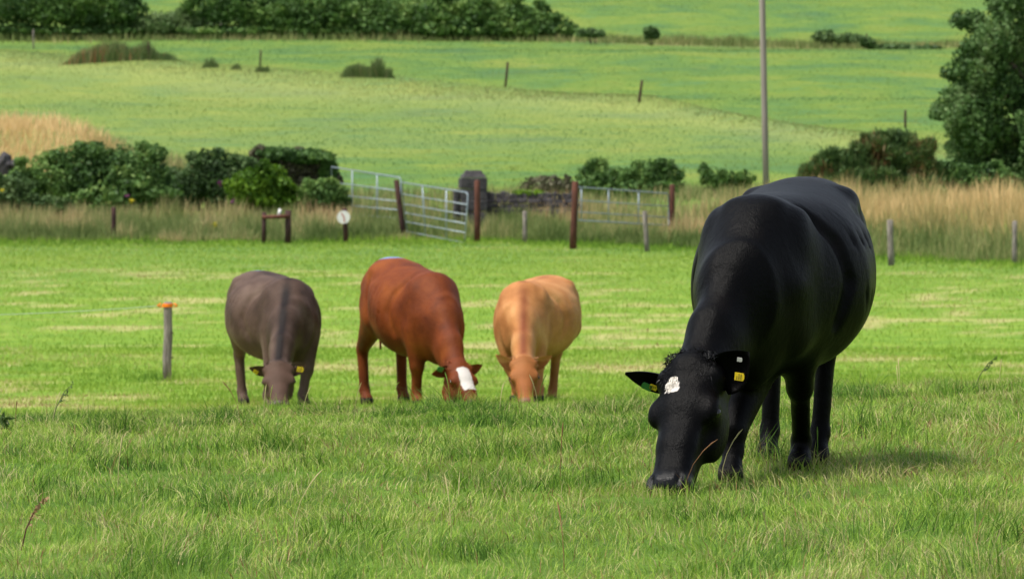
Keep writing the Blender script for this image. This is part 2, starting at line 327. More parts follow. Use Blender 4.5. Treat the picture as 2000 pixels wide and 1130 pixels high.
def seed_stalks():
    pts = [(1745, 700, 60), (1768, 690, 62), (1700, 690, 50), (1880, 712, 40), (1960, 730, 36), (1335, 905, 62), (1590, 850, 80), (1415, 900, 40), (1690, 745, 40),
           (30, 790, 40), (100, 800, 60), (470, 790, 45), (515, 775, 50), (530, 790, 46), (600, 780, 40), (735, 775, 55), (820, 780, 40), (880, 770, 60), (985, 740, 50), (1010, 745, 60), (1040, 745, 64), (1060, 760, 60), (1150, 742, 40),
           (560, 980, 70), (390, 1000, 80), (660, 900, 60), (1270, 870, 70), (1090, 900, 50), (240, 905, 50), (880, 980, 80), (1500, 1010, 70), (1830, 880, 50), (620, 1060, 80), (1100, 1050, 70), (1230, 720, 30), (690, 790, 40)]
    mb = MB(); tints = []
    for i, (px, py, hp) in enumerate(pts):
        r = random.Random(i); px += r.uniform(-14, 14) + (i >= len(pts)) * r.uniform(-260, 260)
        px = min(max(px, 4), 1995)
        D0 = 31 + 4 * px / 2000. if py < 830 else ground_at(px, py + hp, 18, 34)[1]
        x = (px - 1000) / F * D0; z = float(H(x, D0)); hh = r.uniform(.16, .30) if py > 830 else r.uniform(.14, .27)
        a = r.uniform(0, 6.28); b = r.uniform(.1, .7) * hh; p = [np.array([x + math.cos(a) * b * t ** 2, D0 + math.sin(a) * b * t ** 2, z + hh * (t - .2 * t ** 3 * b / hh)]) for t in (0, .25, .5, .75, .9, 1)]
        n0 = len(mb.v); mb.tube(p, [.0016, .0015, .0014, .0022, .0032, .0008], 4)
        tints += [r.choice([.5, .8, .9, .93, 1.0, .3])] * (len(mb.v) - n0)
    o = mb.build('seed_stalks', M_GRASS); a = o.data.attributes.new('tint', 'FLOAT', 'POINT'); a.data.foreach_set('value', tints)
    tag(o, 'thin flowering grass stalks standing above the sward', 'grass stalks', kind='stuff')
seed_stalks()
def rough_strip():
    # long grass on the verge behind the fence posts
    n = 62000; x = rng.uniform(-17.5, 17.5, n); f = rng.uniform(0, 1, n) ** 1.15
    y0 = np.interp(x, [-17, -6, 0, 3, 7, 12, 17], [149.5, 150, 151.5, 146, 135, 126, 126]); dep = np.interp(x, [-17, -2, 4, 8, 17], [9, 11, 14, 19, 20])
    y = y0 + dep * f - 1.0 + 1.6 * (fbm(x / 1.2, 0 * x, 71, 2) - .5)
    gap = (np.abs(x + 1.6) < .9) & (rng.uniform(0, 1, n) < .75)
    right = sstep(3.5, 9, x); c = fbm(x / .9, y / 3, 73, 3)
    h = (.28 + .5 * c + .16 * right) * rng.uniform(.5, 1.3, n) * (.45 + .55 * sstep(0, .18, f)); h[gap] *= .4
    tint = .10 + .30 * sstep(.05, .7, f) + .75 * (fbm(x / 1.1, y / 2.5, 79, 3) - .5) + .3 * (c - .5) + rng.normal(0, .11, n) + .12 * right + .25 * sstep(.55, .7, fbm(x / .8, y / 5, 77, 2)) * (1 - right)
    g = rng.uniform(0, 1, n) < right * sstep(.2, .5, f) * (1 - .8 * sstep(.85, 1, f))
    for nm, k, mt, lb in (('verge_grass', ~g, M_DRY, 'long grey green and reddish seeding grass along the fence line'), ('golden_verge_grass', g, M_GOLD, 'tall golden dry grass on the bank behind grey fence posts')):
        o = blades(nm, x[k], y[k], h[k], rng.uniform(.014, .03, k.sum()), tint[k], mt, 2, .28); tag(o, lb, 'tall grass', kind='stuff')
    n = 15000; x = rng.uniform(-17, 17, n); yl = np.interp(x, [-17, -6, 0, 3, 7, 12, 17], [149.5, 150, 151.5, 146, 135, 126, 126]); y = yl - np.abs(rng.normal(0, 4.0, n)); cc = fbm(x / 1.4, y / 2, 95, 2)
    o = blades('headland_grass', x, y, (.06 + .22 * cc) * np.exp(-(yl - y) / 6) * rng.uniform(.6, 1.3, n), rng.uniform(.015, .03, n), .42 + .5 * (cc - .5) + rng.normal(0, .1, n), M_GRASS, 1, .4); tag(o, 'longer green grass along the foot of the fence posts', 'grass', kind='stuff')
    n = 3200; x = rng.uniform(-17, -9, n); y = 181 + rng.normal(0, 1.2, n); cc = vnoise(x / .5, 0 * x, 88); o = blades('bank_weeds', x, y, rng.uniform(.3, 1.1, n) * cc, rng.uniform(.03, .06, n), .2 + .35 * cc + rng.normal(0, .12, n), M_DRY, 1, .3); tag(o, 'grey green weeds along the top of the straw coloured bank', 'tall weeds', kind='stuff')
    # straw bank, upper left
    n = 12000; x = -10.5 - 9.5 * rng.uniform(0, 1, n) ** .7; y = rng.uniform(160, 178, n)
    h = rng.uniform(.25, .7, n) * (.4 + .6 * sstep(-11, -13, x)); c = fbm(x / 1.5, y / 3, 81, 2)
    tint = .15 + .7 * (c - .5) + rng.normal(0, .12, n) + .65 * sstep(-11.2, -13.3, x); o = blades('bank_grass', x, y, h, rng.uniform(.02, .035, n), tint, M_GOLD, 2, .35); tag(o, 'pale straw coloured grass covering the bank above the hedge', 'tall grass', kind='stuff')
    # pale tall grass fringe behind gates and along the field line
    n = 12000; x = rng.uniform(-8, 15, n); y = rng.uniform(158, 168, n); o = blades('field_edge_grass', x, y, rng.uniform(.15, .5, n), rng.uniform(.018, .03, n), .35 + rng.normal(0, .18, n), M_DRY, 1, .3); tag(o, 'thin pale grass between the gates and the open field', 'tall grass', kind='stuff')
    n = 16000; x = rng.uniform(-48, 24, n); y = border(x) + rng.normal(-5, 6, n); o = blades('ridge_grass', x, y, rng.uniform(.05, .14, n), rng.uniform(.03, .06, n), .34 + rng.normal(0, .06, n), M_DRY, 1, .3); tag(o, 'pale unmown grass along the fold in the hillside', 'tall grass', kind='stuff')
    n = 15000; x = rng.uniform(-45, 46, n); y = 436 + rng.normal(4, 3.2, n) - .0 * x; y = np.interp(x, [-200, 4, 20, 38, 60], [438, 438, 430, 418, 400]) + rng.normal(5, 3, n)
    o = blades('boundary_grass', x, y, rng.uniform(.15, .7, n) * (.5 + vnoise(x / 2, 0 * x, 87)), rng.uniform(.06, .12, n), .02 + .5 * fbm(x / 3, y / 3, 83, 2) + rng.normal(0, .1, n), M_DRY, 1, .3); tag(o, 'rough brownish grass along the boundary of the top field', 'tall grass', kind='stuff')
rough_strip()

# ------------------------------------------------------------ foliage
def leaf_cloud(name, blobs, n, size, mat, parent, hang=.0, seed=1, shell=.5, spiky=0, tint0=0.0):
    r = np.random.default_rng(seed); bl = np.array(blobs, float)           # x y z rx ry rz
    wt = (bl[:, 3] * bl[:, 5]) ** 1.0; wt /= wt.sum(); k = r.choice(len(bl), n, p=wt)
    d = r.normal(size=(n, 3)); d /= np.linalg.norm(d, axis=1)[:, None]
    rad = 1 - shell * r.uniform(0, 1, n) ** 1.6
    lump = 1 + .42 * (fbm(d[:, 0] * 2.3 + k * 3.1, d[:, 2] * 2.3 + d[:, 1] * 1.7, seed + 3, 3) - .5) * 2
    c = bl[k, :3] + d * bl[k, 3:] * (rad * lump)[:, None]
    sz = size * r.uniform(.5, 1.5, n)
    nr = d * .6 + r.normal(size=(n, 3)) * .6; nr /= np.linalg.norm(nr, axis=1)[:, None]
    a = np.cross(nr, r.normal(size=(n, 3))); a /= np.linalg.norm(a, axis=1)[:, None]
    if spiky:
        a = d * .8 + r.normal(size=(n, 3)) * .4 + np.array([0, 0, .7]); a /= np.linalg.norm(a, axis=1)[:, None]
    b = np.cross(nr, a); b /= np.linalg.norm(b, axis=1)[:, None] + 1e-6
    la = sz[:, None] * (1.5 if spiky else .75); lb = sz[:, None] * (.3 if spiky else .45)
    v = np.stack([c - a * la, c + b * lb + nr * sz[:, None] * .12, c + a * la, c - b * lb + nr * sz[:, None] * .12], 1).reshape(-1, 3)
    q = np.arange(n * 4).reshape(-1, 4)
    cl = fbm(c[:, 0] / (size * 7), c[:, 2] / (size * 7) + c[:, 1] / (size * 9), seed + 9, 2)
    t = np.clip(.50 + tint0 + .9 * (cl - .5) + r.normal(0, .15, n), 0, 1)
    return quads_obj(name, v, q, mat, parent=parent, attrs={'tint': np.repeat(t, 4)})
def shrub(name, label, cat, base, blobs_px, D, n, size, mat, group=None, seed=1, depth=.8, stems=5, spiky=0, tint0=0, shell=.5, extra=None):
    """blobs_px: (px, py, rx, rz[, dD]) in photo pixels at distance D"""
    bx = ground_at(base, HY + 1 + 200, D * .999, D) if False else np.array([(base - 1000) / F * D, D, 0.]); bx[2] = H(bx[0], bx[1])
    root = empty(name, bx, label, cat, group); r = random.Random(seed); bl = []
    for b in blobs_px:
        px, py, rx, rz = b[:4]; dd = b[4] if len(b) > 4 else 0
        p = W(px, py, D) - bx; s = D / F; bl.append((p[0], p[1] + dd, p[2], rx * s, max(rx, rz) * s * depth, rz * s))
    for k in range(len(blobs_px) * 9):
        q = bl[r.randrange(len(blobs_px))]; an = r.uniform(-.5, 3.64); e = r.uniform(.8, 1.12); z = r.uniform(.10, .26)
        bl.append((q[0] + math.cos(an) * q[3] * e, q[1] + r.uniform(-.7, .2) * q[4], q[2] + math.sin(an) * q[5] * e, q[3] * z * 1.4, q[3] * z, q[5] * z * 1.3))
    leaf_cloud('foliage', bl, n, size, mat, root, seed=seed, spiky=spiky, tint0=tint0, shell=shell)
    for k in range(stems):
        q = bl[k % len(blobs_px)]; t = np.array(q[:3]) + np.array([r.uniform(-.3, .3) * q[3], 0, r.uniform(0, .4) * q[5]]); f = np.array([t[0] * .55 + r.uniform(-.1, .1), t[1] * .6, float(H(bx[0] + t[0] * .55, D)) - bx[2] - .1])
        mid = (f + t) / 2 + np.array([r.uniform(-.15, .15), r.uniform(-.1, .1), .05]); mb = MB(); mb.tube([f, mid, t], [.05, .035, .012], 5); mb.build('stem', M_BARK, root, smooth=True)
    return root
HG = 'hedge bushes beyond the field'
shrub('bramble_bush', 'large dark green bush behind the leftmost fence post', 'bush', 190, [(110, 352, 78, 52), (190, 335, 75, 48), (262, 345, 70, 55), (300, 375, 45, 40), (60, 375, 55, 40), (210, 385, 110, 30)], 160, 26000, .085, M_LEAF, HG, 11)
shrub('shrub', 'pale green leafy shrub with yellow flowers at the left edge', 'bush', 15, [(5, 385, 45, 36), (45, 398, 40, 24), (-40, 380, 50, 40), (100, 404, 46, 18), (30, 362, 34, 22)], 158, 7000, .085, M_LEAF_PALE, HG, 12)
shrub('shrub', 'grey green bush in the middle between two dark bushes', 'bush', 375, [(360, 368, 48, 44), (400, 350, 46, 46), (330, 392, 46, 28), (430, 335, 46, 34), (440, 375, 44, 40), (470, 325, 34, 26)], 161.5, 13000, .085, M_LEAF_PALE, HG, 13, tint0=-.22)
shrub('hedge', 'dark rounded hedge with grey twiggy side next to the gate', 'hedge', 570, [(520, 325, 42, 32), (575, 328, 52, 36), (625, 340, 32, 40), (600, 365, 50, 32), (490, 350, 40, 40)], 163, 9500, .085, M_LEAF_TWIG, HG, 14)
def dress(D, blobs, n, mat, parent, seed, size=.09):
    bl = []
    for px, py, rx, rz in blobs:
        p = W(px, py, D) - np.array(parent.location); s = D / F; bl.append((p[0], p[1], p[2], rx * s, rx * s * .8, rz * s))
    leaf_cloud('leafy_top', bl, n, size, mat, parent, seed=seed)
hd = bpy.data.objects['hedge']; dress(162.6, [(600, 306, 52, 15), (640, 330, 18, 32), (540, 300, 40, 12)], 3800, M_LEAF, hd, 31)
shrub('shrub', 'bright lime green rounded bush in front of the dark hedge', 'bush', 505, [(510, 360, 50, 38), (540, 375, 35, 30), (480, 375, 40, 34), (520, 392, 50, 22)], 159, 7500, .085, M_LEAF_BRIGHT, HG, 15)
shrub('shrub', 'low dull green bush below the hedge next to the gate', 'bush', 640, [(638, 380, 38, 28), (655, 395, 26, 18), (612, 385, 34, 26), (590, 396, 30, 18)], 159, 4800, .08, M_LEAF, HG, 16, tint0=.1)
shrub('bramble_bush', 'sprawling dark bramble behind the small grey gate', 'bush', 1225, [(1170, 350, 36, 32), (1160, 330, 16, 20), (1210, 352, 45, 28), (1265, 345, 38, 30), (1300, 352, 30, 34), (1225, 372, 90, 24)], 164, 8800, .075, M_LEAF, HG, 17, tint0=.02, shell=.8, stems=9)
shrub('bramble_bush', 'small trailing bramble left of the tall wooden pole', 'bush', 1420, [(1395, 350, 26, 20), (1425, 352, 26, 18), (1455, 350, 18, 16), (1375, 335, 10, 14)], 162, 2600, .07, M_LEAF, HG, 18, tint0=.05, shell=.8, stems=7)
shrub('shrub', 'brownish scrubby bush behind the low stone wall', 'bush', 1070, [(1070, 365, 45, 18), (1100, 368, 30, 20)], 164, 1600, .075, M_LEAF_TWIG, HG, 19, tint0=.3, shell=.9)
shrub('gorse_bush', 'dark green spiky gorse bush right of the tall pole', 'bush', 1705, [(1640, 335, 62, 34), (1700, 325, 60, 40), (1720, 290, 50, 30), (1765, 310, 52, 45), (1795, 335, 40, 35), (1600, 345, 36, 22), (1700, 355, 110, 22)], 157, 26000, .075, M_GORSE, None, 20, spiky=1, stems=6, tint0=.16)
shrub('shrub', 'low dark bush at the foot of the big tree', 'bush', 1880, [(1865, 345, 32, 26), (1905, 350, 30, 24), (1940, 348, 40, 26)], 158, 4500, .08, M_LEAF, None, 21, tint0=-.1)
def big_tree():
    D = 165.; bx = np.array([(2030 - 1000) / F * D, D, 0.]); bx[2] = H(bx[0], D)
    root = empty('oak_tree', bx, 'big broadleaf tree with dense dark crown at the right edge', 'tree')
    px = [(1915, 250, 62, 55), (1880, 225, 52, 40), (1950, 180, 70, 50), (1910, 130, 55, 48), (1925, 90, 45, 42), (1985, 60, 60, 60), (1960, 300, 75, 50), (1900, 305, 46, 42), (2050, 120, 90, 90), (2060, 250, 110, 90), (2010, 330, 90, 36), (2130, 60, 90, 90), (2180, 200, 90, 90), (2060, 0, 90, 60), (1865, 190, 34, 24), (1845, 210, 24, 15), (1880, 150, 28, 22), (1905, 45, 26, 24), (1960, 15, 34, 26), (1935, 345, 70, 24)]
    bl = []; r = random.Random(4)
    for i, (a, b, rx, rz) in enumerate(px):
        p = W(a, b, D) - bx; s = D / F; dd = r.uniform(-.9, .9) if a < 2000 else r.uniform(-1, 1.5); bl.append((p[0], p[1] + dd, p[2], rx * s, rx * s * 1.1, rz * s))
    # small twig clumps round the outline
    for i in range(42):
        b = bl[r.randrange(20)]; a = r.uniform(0, 6.28); e = r.uniform(.85, 1.15); q = r.uniform(.14, .32)
        bl.append((b[0] + math.cos(a) * b[3] * e, b[1] + r.uniform(-.6, .6) * b[4], b[2] + math.sin(a) * b[5] * e, q * 1.3, q, q * .8))
    leaf_cloud('crown', bl, 70000, .08, M_TREE, root, seed=22, shell=.55, tint0=.08)
    mb = MB(); mb.tube([(0, 0, -.2), (.05, 0, 1.0), (-.1, .1, 2.2), (0, 0, 3.6), (.1, 0, 5)], [.34, .27, .22, .15, .05], 10, 3, .08)
    mb.build('trunk', M_BARK, root, smooth=True)
    for i in range(9):
        b = bl[i]; h = r.uniform(1.0, 3.2); m2 = MB(); t = np.array(b[:3]); s0 = np.array([0, 0, min(h, t[2] * .7)]); m2.tube([s0, s0 * .5 + t * .5 + np.array([0, 0, .15]), t], [.11, .07, .02], 6); m2.build('limb', M_BARK, root, smooth=True)
big_tree()
TH = 'hedgerow bushes across the top of the hillside'
top = [('shrub', 'dark hedgerow bush in the top left corner', 60, [(40, 12, 80, 34), (110, 8, 60, 40)], -.1),
       ('shrub', 'dark upright hedgerow bush right of the top left corner', 200, [(195, 5, 60, 50), (160, 30, 40, 25), (240, 20, 40, 30)], -.05),
       ('shrub', 'low pale scrub filling the hedgerow gap', 330, [(310, 40, 60, 18), (370, 38, 50, 20), (280, 45, 40, 16)], .15),
       ('shrub', 'dark tall hedgerow bush right of the scrubby gap', 445, [(420, 6, 50, 34), (470, 8, 50, 40), (520, 30, 46, 30)], -.12),
       ('shrub', 'broad hedgerow bush in the centre left of the top edge', 600, [(560, 25, 55, 36), (620, 15, 60, 42), (600, 45, 70, 22)], 0),
       ('shrub', 'broad dull green hedgerow bush left of the sloping last one', 760, [(700, 20, 60, 38), (770, 22, 70, 40), (740, 48, 80, 20)], .05),
       ('shrub', 'hedgerow bush with a brown flowering top', 900, [(850, 20, 60, 36), (910, 24, 60, 36), (880, 50, 80, 18)], 0),
       ('shrub', 'sloping last bush at the right end of the hedgerow', 1040, [(980, 22, 60, 34), (1040, 35, 50, 28), (1090, 50, 34, 20), (1000, 55, 70, 16)], -.03)]
for i, (nm, lb, base, bl, t0) in enumerate(top):
    shrub(nm, lb, 'bush', base, [(a_, b_ + 4, c_, d_ * 1.05) for a_, b_, c_, d_ in bl] + [(base - 25, 60, 60, 9), (base + 30, 61, 60, 8)], 441 + (i % 3) * .7, 10500 if i != 2 else 6000, .2, M_LEAF if i != 2 else M_LEAF_PALE, TH, 40 + i, tint0=t0 + .16, stems=4, depth=.7)
for i, (px, py, rx, rz, lb) in enumerate([(1155, 66, 26, 8, 'small scrubby bush just past the hedgerow end'), (1270, 66, 16, 12, 'small dark bush on the far boundary left of the pole'), (1610, 74, 22, 12, 'dark green bush on the far boundary right of the pole'), (1640, 76, 46, 10, 'low dull scrub beside the far brown track'), (1696, 84, 12, 10, 'narrow dark bush near the far brown track'), (1780, 98, 60, 12, 'low dark scrub line left of the big tree'), (1740, 95, 30, 8, 'small low scrub left end of the far scrub line')]):
    D = 432 if px < 1660 else 412
    shrub('shrub', lb, 'bush', px, [(px, py, rx, rz), (px + rx * .4, py + rz * .3, rx * .6, rz * .7)], D, 800, .2, M_LEAF_PALE, 'scrub on the far boundary', 60 + i, tint0=-.12, stems=3, shell=.95)
# rush clumps on the hillside
def rushes(label, px0, px1, py, hp, n, seed, reds=0.0, group='rush clumps on the hillside'):
    p = ground_at((px0 + px1) / 2, py, 200, 430); D = p[1]; root = empty('rush_clump', p, label, 'rushes', group)
    r = np.random.default_rng(seed); wx = (px1 - px0) / F * D / 2
    u = np.clip(r.uniform(-1, 1, n) * .8 + r.normal(0, .1, n), -1, 1); x = u * wx; y = r.uniform(-.35, .35, n) * min(wx, 3)
    hh = hp / F * D * (.35 + .75 * vnoise(x / (wx * .22) + 5, 0 * x, seed)) * np.maximum(.25, 1 - np.abs(u) ** 4) * r.uniform(.6, 1.15, n)
    z = H(p[0] + x, p[1] + y) - p[2] - .05; t = np.clip(.45 + r.normal(0, .18, n) - .3 * (x / wx) * reds * 2 + (r.uniform(0, 1, n) < reds * .35) * .4, 0, 1)
    blades('rush_blades', x, y, hh, r.uniform(.05, .11, n), t, M_RUSH, 1, .22, z=z, parent=root)['kind'] = 'stuff'
rushes('long clump of rushes with reddish left end high on the hillside', 118, 355, 119, 42, 3400, 1, .6)
rushes('rounded green rush clump alone on the hillside', 665, 772, 151, 42, 2600, 2)
rushes('small rush tuft right of the long clump', 392, 428, 132, 20, 320, 3)
rushes('tiny rush tuft between the small tuft and the thin post', 450, 472, 136, 14, 160, 4)
rushes('small rush tuft at the foot of the thin hillside post', 498, 528, 141, 20, 260, 5)

# ------------------------------------------------------------ posts, gates, pole, wall
def post(name, label, top, bot, D, rad, mat, group=None, square=False, cap=None, cat='post', parent=None, bury=.15):
    a = W(*bot, D); b = W(*top, D); z0 = float(H(a[0], D)); a[2] = min(a[2], z0 + .05)
    root = empty(name, (a[0], D, z0), label, cat, group); o = np.array([a[0], D, z0])
    mb = MB(); p0 = a - o; p1 = b - o; ln = p1 - p0; pts = [p0 - ln * .1, p0 + ln * .3, p0 + ln * .65, p0 + ln * .985, p0 + ln]
    mb.tube(pts, [rad * 1.05, rad, rad * .97, rad * .95, rad * .75], 4 if square else 9, int(top[0]), .07)
    mb.build('shaft', mat, root, smooth=not square, bevel=.008 if square else 0); return root
FG = 'fence posts along the verge'
post('fence_post', 'dark red brown fence post in front of the left bushes', (222, 404), (222, 468), 150, .068, M_DARKWOOD, FG)
post('fence_post', 'grey weathered post in the verge left of the tall red post', (1025, 412), (1025, 468), 148, .06, M_GREYWOOD, FG)
post('fence_post', 'tall dark red post at the left end of the small gate', (1124, 354), (1119, 483), 141, .085, M_REDWOOD, FG)
post('fence_post', 'grey leaning post below the right end of the small gate', (1259, 412), (1264, 490), 138, .06, M_GREYWOOD, FG)
post('fence_post', 'short red brown post at the right end of the small gate', (1313, 360), (1313, 412), 150, .075, M_REDWOOD, FG)
post('fence_post', 'thick grey post in front of golden grass right of the black cow', (1738, 429), (1741, 518), 124.6, .072, M_GREYWOOD, FG)
post('fence_post', 'thin grey post close to the right edge', (1982, 431), (1982, 515), 125.5, .055, M_GREYWOOD, FG)
post('gate_post', 'dark leaning post where the two grey gates meet', (774, 351), (789, 458), 151, .075, M_DARKWOOD, None)
post('gate_post', 'rusty red post in front of the stone pillar', (932, 352), (932, 464), 149, .08, M_REDWOOD, None)
for i, (tx, ty, bx_, by, lb) in enumerate([(66, 58, 66, 96, 'pale thin post near the left edge of the hillside'), (510, 98, 508, 138, 'thin post at the rush tuft on the hillside'), (291, 82, 291, 118, 'thin post inside the long rush clump'), (992, 122, 987, 170, 'thin leaning post above the stone pillar on the hillside'), (1254, 157, 1248, 200, 'dark leaning post high on the hillside left of the pole'), (1768, 215, 1768, 250, 'faint thin post above the gorse bush'), (1692, 66, 1692, 92, 'far thin post on the boundary near the brown track'), (432, 30, 432, 58, 'pale far post in the hedgerow gap'), (849, 38, 849, 70, 'pale far post in front of the hedgerow')]):
    p = ground_at(bx_, by, 180, 446); rad = .055 if i not in (3, 4) else .07
    post('fence_post', lb, (tx, ty), (bx_, by), p[1], rad, M_GREYWOOD if i in (0, 7, 8) else M_DARKWOOD, 'thin posts on the hillside')
post('utility_pole', 'tall weathered wooden utility pole rising out of the picture', (1484.5, -160), (1497, 385), 160, .088, M_POLE, None, cat='pole')
for o in bpy.data.objects:                       # the pole tapers and stands straight as one shaft
    pass
def h_frame():
    D = 147.; a = W(516, 475, D); z0 = float(H(a[0], D)); o = np.array([a[0], D, z0]); root = empty('rail_frame', o, 'short dark wooden rail frame with a small white insulator', 'frame')
    def P(px, py, d=D): return W(px, py, d) - o
    m = MB(); m.tube([P(515, 480), P(516, 414)], [.06, .055], 8, 3, .05); m.build('post', M_DARKWOOD, root, smooth=True)
    m = MB(); m.tube([P(562, 482), P(563, 410)], [.085, .08], 8, 4, .05); m.build('post', M_DARKWOOD, root, smooth=True)
    m = MB(); m.tube([P(512, 424, D - .1), P(566, 422, D - .1)], [.05, .05], 8, 5, .05); m.build('rail', M_REDWOOD, root, smooth=True)
    m = MB(); m.tube([P(545, 421), P(547, 408)], [.05, .035], 8); m.build('insulator', M_WHITE, root, smooth=True)
h_frame()
def disc_sign():
    D = 148.; a = W(674, 470, D); z0 = float(H(a[0], D)); o = np.array([a[0], D, z0]); root = empty('marker_post', o, 'dark post carrying a round white disc beside the left gate', 'sign post')
    P = lambda px, py, d=D: W(px, py, d) - o
    m = MB(); m.tube([P(676, 478), P(673, 406)], [.07, .06], 8, 3, .05); m.build('shaft', M_DARKWOOD, root, smooth=True)
    m = MB(); c = P(671, 424, D - .09); m.tube([c, c + np.array([0, -.04, 0])], [.17, .17], 24); m.build('disc', M_WHITE, root)
    m = MB(); m.tube([P(667, 416, D - .135), P(672, 424, D - .135), P(673, 434, D - .135)], [.012] * 3, 5); m.build('mark', M_RED, root)
disc_sign()
def gate(label, c4, rails, ups, group, curl=False):
    """c4: top-left, top-right, bottom-right, bottom-left as (px,py,D); rails/ups fractions"""
    tl, tr, br, bl = [W(*c) for c in c4]; o = bl.copy(); o[2] = float(H(bl[0], bl[1])); root = empty('field_gate', o, label, 'gate', group)
    L = lambda a, b, t: a + (b - a) * t
    R = .019
    def part(nm, pts, r=R, n=7): m = MB(); m.tube([p - o for p in pts], r, n); m.build(nm, M_GALV, root, smooth=True)
    if curl:
        part('frame', [bl, tl, L(tl, tr, .92), L(tr, br, .03), L(tr, br, .16)]); part('frame', [bl, br])
    else: part('frame', [bl, tl, L(tl, tr, .98), L(tr, br, .04), br, bl])
    for t in rails: part('rail', [L(tl, bl, t), L(tr, br, t)], R * .8)
    for t in ups: part('upright', [L(tl, tr, t) + (0, .001, 0), L(bl, br, t)], R * .95)
    return root
GG = 'galvanised field gates'
gate('grey tubular field gate furthest left, half hidden by the hedge', [(648, 326, 160), (783, 347, 157), (783, 440, 157), (648, 432, 160)], (.28, .5, .68, .85), (.3, .66), GG)
gate('grey tubular gate hanging open between dark post and red post', [(784, 356, 151.5), (914, 376, 148), (908, 474, 148), (795, 452, 151.5)], (.24, .44, .62, .8), (.32, .68), GG)
gate('small grey tubular gate right of the stone wall', [(1128, 365, 143), (1306, 378, 150), (1306, 440, 150), (1128, 430, 143)], (.4, .75), (.04, .33, .66), GG)
def pillar():
    D = 157.; a = W(924, 430, D); z0 = float(H(a[0], D)); o = np.array([a[0], D, z0]); root = empty('gate_pillar', o, 'dark stone gate pillar with stepped cap behind the red post', 'pillar')
    s = D / F; zt = W(924, 347, D)[2] - z0; w_ = 52 * s
    k = 0; z = -.2; hs = (zt + .2) / 5
    for i in range(5):
        m = MB(); m.box((0, 0, z + hs / 2), (w_ - .01 * (i % 2), w_ * .9, hs - .012), 0.12, .03, 40 + i); m.build('stone', M_STONE, root, bevel=.02); z += hs
    m = MB(); m.box((0, 0, zt + .05), (w_ * .93, w_ * .85, .1), .12, .02, 50, .85); m.build('cap', M_STONE, root, bevel=.02)
    m = MB(); m.box((0, 0, zt + .15), (w_ * .7, w_ * .62, .1), .12, .02, 51, .85); m.build('cap', M_STONE, root, bevel=.02)
    m = MB(); m.box((-w_ * .62, -.1, zt * .36), (w_ * .22, w_ * .4, zt * .8), .12, .03, 52); m.build('side_stone', M_STONE, root, bevel=.02)
pillar()
def wall():
    D = 157.5; x0 = W(948, 400, D)[0]; x1 = W(1118, 400, D)[0]; zt = W(1000, 391, D)[2]; z0 = float(H((x0 + x1) / 2, D)); o = np.array([(x0 + x1) / 2, D, z0])
    root = empty('stone_wall', o, 'low dry stone wall with mossy top right of the pillar', 'wall'); r = random.Random(9)
    top = zt - z0; z = -.25; row = 0
    while z < top - .05:
        hh = r.uniform(.13, .19); x = x0 - o[0]
        while x < x1 - o[0]:
            ww = r.uniform(.16, .38); m = MB(); m.box((x + ww / 2, r.uniform(-.03, .03), z + hh / 2), (ww - .02, .42, hh - .015), 0, .035, r.random()); m.build('stone', M_WALLSTONE, root, bevel=.02); x += ww
        z += hh; row += 1
    x = x0 - o[0]
    while x < x1 - o[0]:                         # upright cope stones
        ww = r.uniform(.09, .17); hh = r.uniform(.15, .24); m = MB(); m.box((x + ww / 2, r.uniform(-.03, .03), z + hh / 2 - .02), (ww - .015, .36, hh), 0, .04, r.random()); m.build('cope_stone', M_WALLSTONE, root, bevel=.02); x += ww
    bl = [(W(1015 + 18 * i, 386, D)[0] - o[0], -.02, z + .16, .17, .18, .07) for i in range(3)]
    leaf_cloud('moss', bl, 900, .05, M_LEAF_BRIGHT, root, seed=5, tint0=.35)
wall()
def rocks():
    g = 'dark boulders in the bank'; D = 168.
    for i, (px, py, rx, rz, lb) in enumerate([(8, 318, 16, 22, 'dark boulder at the left edge of the straw bank'), (34, 322, 14, 12, 'smaller dark boulder right of the edge boulder')]):
        c = W(px, py, 161.5); m = MB(); r = random.Random(i); vs = []; n = 10
        s = 161.5 / F
        pts = []; rr = []
        for k in range(7):
            t = k / 6; pts.append((r.uniform(-.04, .04), r.uniform(-.04, .04), -rz * s * 1.4 + 2.4 * rz * s * t)); rr.append(max(.02, rx * s * math.sqrt(max(0, 1 - (2 * t - 1) ** 2)) * 1.05))
        m.tube(pts, rr, 10, i, .16); o = m.build('boulder', M_STONE, None, loc=c); tag(o, lb, 'boulder', g)
rocks()
def flowers():
    r = random.Random(2)
    spots = [(248, 382, 0, 'pink flower head above the leftmost fence post'), (455, 395, 0, 'pink flower head below the lime green bush, on its left'), (430, 358, 0, 'pink flower head beside the lime green bush, near its top'), (5, 372, 1, 'yellow flower head at the left edge in the pale shrub'), (420, 438, 1, 'yellow flower head low in the verge grass'), (257, 390, 1, 'yellow flower head just below the pink one above the leftmost post')]
    for i, (px, py, c, lb) in enumerate(spots):
        p = W(px, py, 150.6 if i == 4 else 157.3); n = 16; d = rng.normal(size=(n, 3)) * [.03, .02, .03]; a = rng.normal(size=(n, 3)) * .022; b = rng.normal(size=(n, 3)) * .022
        v = np.stack([d - a, d + b, d + a, d - b], 1).reshape(-1, 3)
        o = quads_obj('flower', v, np.arange(n * 4).reshape(-1, 4), M_FLOWER, attrs={'tint': np.full(n * 4, c * 1.0 + (.1 if c == 0 else -.1))}); o.location = tuple(p)
        tag(o, lb, 'flower', 'flower heads in the hedge')
flowers()
